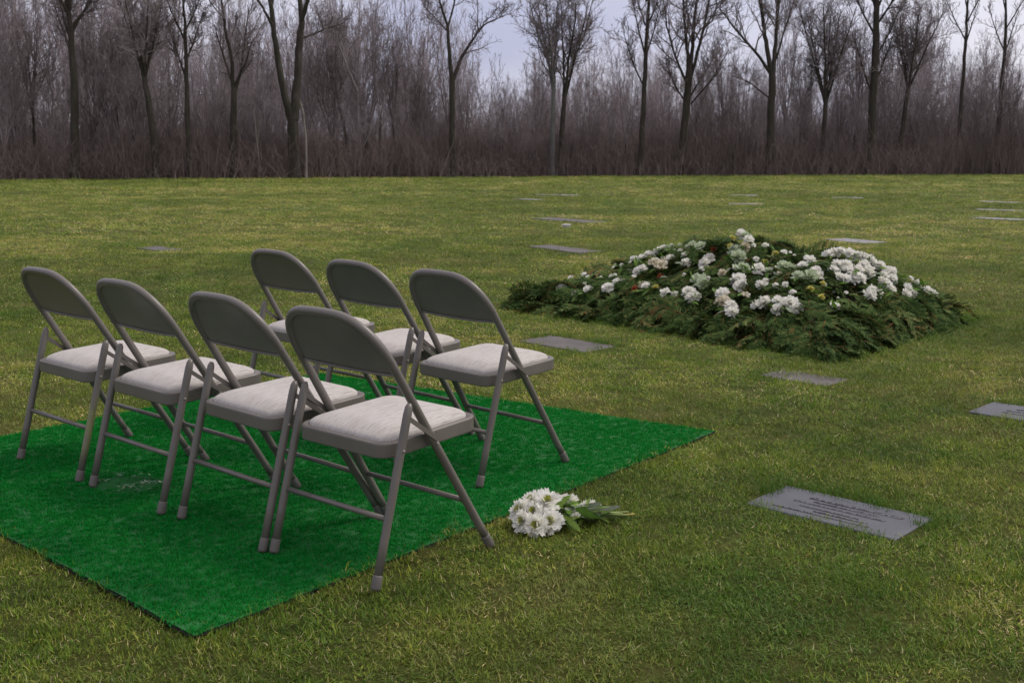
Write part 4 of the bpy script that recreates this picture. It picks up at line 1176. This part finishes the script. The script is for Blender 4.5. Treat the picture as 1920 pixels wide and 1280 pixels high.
kt(443, 50.2, [([(440, 336, 0), (446, 240, 0), (450, 170, 0)], [.22, .18, .14], 1),
  ([(450, 175, 0), (447, 110, 0), (438, 60, 0), (432, 0, 0), (430, -60, 0)], [.11, .085, .07, .045, .02], 0),
  ([(452, 175, 0), (462, 130, .3), (468, 80, .5), (475, 20, .8)], [.09, .07, .05, .02], 0),
  ([(450, 165, 0), (480, 120, -.5), (492, 90, -.8)], [.06, .04, .02], 0),
  ([(449, 165, 0), (425, 110, .8), (405, 50, 1.2)], [.07, .045, .02], 0)],
  230, 'bare tree with several upright stems between the slender tree and the biggest forked one', n_sub=(9, 6, 5), start=.16, up=.45)
kt(577, 50.0, [([(577, 335, 0), (579, 270, 0), (576, 215, 0)], [.07, .06, .035], 1), ([(576, 216, 0), (570, 190, 0)], [.05, .02], 0)],
  240, 'short pale dead trunk just right of the biggest forked tree', 'bark_pale', n_sub=(3, 2), start=.4)
kt(491, 50.6, [([(491, 335, 0), (489, 270, 0), (484, 205, 0)], [.05, .04, .02], 1), ([(489, 270, 0), (496, 220, 0)], [.03, .02], 0)],
  245, 'thin pale trunk among dark stems left of the biggest forked tree', 'bark_pale', n_sub=(4, 2), start=.4)
kt(1412, 58.4, [([(1412, 332, 0), (1413, 290, 0), (1414, 245, 0)], [.05, .04, .02], 1), ([(1414, 248, 0), (1412, 225, 0)], [.03, .015], 0)],
  248, 'thin pale dead stem just left of the heavy limbed tree', 'bark_pale', n_sub=(3, 2), start=.4)

# generic wood trees: variants reused
def variant(seed, h, lean=0.0, forks=3, dense=(8, 6, 4)):
    rs = np.random.RandomState(seed); tr = MB(); cr_ = MB()
    th = h * rs.uniform(.18, .5)
    P = [(0, 0, -.15), (rs.normal(0, .05), 0, th * .5), (lean * th, rs.normal(0, .1), th)]
    Q, rr = wob(P, [.014 * h + .02, .011 * h + .01, .009 * h], rs)
    rr[0] *= 1.2
    tr.tube(Q, rr, 7, False)
    LL = []
    for i in range(forks):
        a = 2 * pi * (i + rs.rand() * .6) / forks; sp = rs.uniform(.08, .26) * h
        b0 = Q[-1] + (0, 0, -.3 * rs.rand())
        e = b0 + np.array([cos(a) * sp, sin(a) * sp, (h - th) * rs.uniform(.75, 1.0)])
        mid = b0 * .5 + e * .5 + np.array([cos(a) * sp * .12, sin(a) * sp * .12, -.04 * h])
        q_, r_ = wob([b0, mid, e], [.0068 * h, .0045 * h, .010], rs)
        cr_.tube(q_, r_, 5, False, c=rs.rand()); LL.append((q_, r_))
    LL.append((Q[len(Q) // 2:], rr[len(Q) // 2:]))
    twig_tree(LL, seed + 7, cr_, n_sub=dense, start=.12, up=.45)
    return tr, cr_
VAR = []
for i in range(6):
    tr, cr_ = variant(300 + i, 8.0, (-.06, .04, 0, .08, -.03, .02)[i], (3, 4, 5, 3, 4, 5)[i], (9, 6, 4) if i % 2 else (10, 5, 4))
    both = MB()
    for q in (tr, cr_): both.add(np.concatenate(q.v), q.f, np.concatenate(q.c))
    VAR.append((tr.mesh('trunk', M['bark']), cr_.mesh('crown', M['twigs']), source(both, 'wood_tree', M['twigs'])))
def sky_h(px):  # height of the twig mass in photo pixels above the horizon line, by column
    return float(np.interp(px, [-300, 0, 90, 200, 330, 420, 520, 640, 700, 790, 850, 930, 975, 1030, 1100, 1150, 1230, 1330, 1400, 1480, 1560, 1700, 1800, 1920, 2300],
                           [300, 300, 280, 262, 245, 228, 215, 250, 235, 205, 160, 130, 118, 128, 138, 125, 148, 146, 142, 180, 184, 184, 148, 160, 200]))
rs = np.random.RandomState(91)
FRONT = [(22, .9), (48, .8), (75, .75), (105, .85), (205, .85), (232, .7), (262, .9), (328, .8), (392, .75), (416, .7), (508, .7), (605, .75), (628, .9), (655, .8), (688, .9), (715, .85), (742, .8), (775, .85), (806, .7), (876, .6), (905, .62), (938, .55), (968, .55), (1002, .6), (1085, .6), (1112, .62), (1140, .65), (1168, .6), (1228, .65), (1318, .65), (1350, .68), (1382, .7), (1478, .8), (1500, .75), (1565, .8), (1592, .75), (1652, .8), (1712, .8), (1745, .75), (1812, .7), (1835, .75), (1882, .75), (1905, .8)]
NAMED = [(-999, 'left picture edge'), (152, 'tall dark tree'), (298, 'dense twiggy tree'), (362, 'slender upright tree'), (443, 'several stemmed tree'), (556, 'biggest forked tree'), (848, 'slim forked tree'), (1033, 'pale grey tree'), (1196, 'straight dark tree'), (1273, 'bushy stout tree'), (1437, 'heavy limbed tree'), (1535, 'spreading stemmed tree'), (1622, 'column trunked tree'), (1676, 'leaning bushy tree'), (1783, 'slender sky tree'), (1856, 'last slender tree'), (9999, 'right picture edge')]
ORD = 'first second third fourth fifth sixth seventh eighth ninth tenth eleventh twelfth'.split(); cnt = {}
for i, (px, f_) in enumerate(FRONT):
    D = D_at(px) + rs.uniform(.4, 3.0); x0 = (px - 960) * D / PXM; h = max(2.2, (sky_h(px) * rs.uniform(.5, 1.1)) * D / PXM + CAMH - float(gz(D)))
    vr = VAR[rs.randint(6)]
    root = empty('wood_tree', (x0, D, float(gz(D))), rs.uniform(0, 6.28))
    s = h / 8.0; w_ = s * rs.uniform(.55, .8)
    root.scale = (w_, w_, s)
    j = max(q for q in range(len(NAMED)) if NAMED[q][0] <= px)
    cnt[j] = cnt.get(j, 0) + 1
    A_, B_ = NAMED[j][1], NAMED[j + 1][1]
    alone = sum(1 for p_, _ in FRONT if NAMED[j][0] <= p_ < NAMED[j + 1][0]) == 1
    tag(root, ('lone thin tree between the %s and the %s' % (A_, B_)) if alone else '%s thin tree from the left between the %s and the %s' % (ORD[cnt[j] - 1], A_, B_), 'tree', 'thin trees in the front rank of the wood')
    link(vr[0], 'trunk', root); link(vr[1], 'crown', root)
# the mass of the wood behind
pts, rots, scs = [], [], []
for i in range(1000):
    px = rs.uniform(-420, 2340); dep = rs.rand() ** 1.25 * 34 + 1.5
    D = D_at(min(max(px, 0), 1920)) + dep; x0 = (px - 960) * D / PXM
    hp = sky_h(px) * (.14 + .80 * rs.rand() ** 1.5)
    tall = i % 9 == 0
    if tall: hp = sky_h(px) * rs.uniform(.9, 1.45)
    h = hp * D / PXM + CAMH - float(gz(D))
    pts.append((x0, D, float(gz(D)))); s = h / 8.0; w_ = max(.35, s * rs.uniform(.45, .8))
    rots.append((rs.normal(0, .04), rs.normal(0, .04), rs.uniform(0, 6.28))); scs.append((w_, w_, s))
nP = len(pts)
tag(scatter('wood', pts, rots, scs, rs.rand(nP), np.zeros(nP), rs.randint(0, 6, nP), [v_[2] for v_ in VAR]), 'mass of bare leafless trees filling the wood behind the edge trees', 'wood', kind='stuff')
# undergrowth
def brush(seed, n, h, spread=.8):
    rs = np.random.RandomState(seed); mb = MB()
    for _ in range(n):
        x, y = rs.normal(0, spread, 2); a = rs.rand() * 2 * pi; le = rs.uniform(.02, .5); hh = h * rs.uniform(.45, 1.1)
        d = np.array([cos(a) * sin(le), sin(a) * sin(le), cos(le)]); P = [np.array([x, y, -.05])]
        for k_ in range(4):
            d = d + rs.normal(0, .09, 3); d /= np.linalg.norm(d); P.append(P[-1] + d * hh / 4)
        mb.tube(P, np.linspace(.009, .003, 5) * rs.uniform(.6, 1.3), 3, False, c=rs.rand())
        for k_ in range(5):
            j = rs.randint(1, 5); a2 = rs.rand() * 2 * pi; e = np.array([cos(a2) * .6, sin(a2) * .6, .8]) * hh * rs.uniform(.12, .32)
            mb.tube([P[j], P[j] + e * .5 + rs.normal(0, .02, 3), P[j] + e], [.004, .003, .002], 3, False, c=rs.rand())
    return mb
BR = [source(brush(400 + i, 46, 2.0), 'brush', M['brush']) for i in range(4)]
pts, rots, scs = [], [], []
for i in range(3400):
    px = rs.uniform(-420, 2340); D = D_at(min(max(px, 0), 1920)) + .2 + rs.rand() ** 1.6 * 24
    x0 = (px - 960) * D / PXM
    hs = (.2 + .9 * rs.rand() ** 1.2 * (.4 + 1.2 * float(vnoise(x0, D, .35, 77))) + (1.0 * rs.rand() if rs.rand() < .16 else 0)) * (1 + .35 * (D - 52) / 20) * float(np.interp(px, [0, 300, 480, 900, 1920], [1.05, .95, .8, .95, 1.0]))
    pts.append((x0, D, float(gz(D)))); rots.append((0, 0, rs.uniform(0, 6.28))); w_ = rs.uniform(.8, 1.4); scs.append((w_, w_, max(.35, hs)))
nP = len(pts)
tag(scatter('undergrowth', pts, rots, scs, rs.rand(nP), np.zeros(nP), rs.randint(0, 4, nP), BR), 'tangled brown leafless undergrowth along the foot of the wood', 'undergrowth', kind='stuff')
# tawny dead grass clumps at the edge
DG = [source(tuft(500 + i, 70, .35, .35, .75, .02, straw=.8, leanmax=.6, curl=.8), 'dead_grass', M['tawny']) for i in range(2)]
pts, rots, scs = [], [], []
for i in range(150):
    if i < 60: px = 590 + rs.normal(0, 16)
    elif i < 90: px = rs.normal(470, 60)
    else: px = rs.uniform(-300, 2200)
    D = D_at(min(max(px, 0), 1920)) - .35 + rs.uniform(-.1, .5) + (0 if i < 60 else .6)
    s = rs.uniform(.5, 1.0) if i < 60 else rs.uniform(.3, .8)
    pts.append(((px - 960) * D / PXM, D, float(gz(D)))); rots.append((0, 0, rs.uniform(0, 6.28))); scs.append((s, s, s * .8))
nP = len(pts)
tag(scatter('dead_grass', pts, rots, scs, rs.rand(nP), np.zeros(nP), rs.randint(0, 2, nP), DG), 'tawny dead grass tufts along the edge of the wood', 'dead grass', kind='stuff')
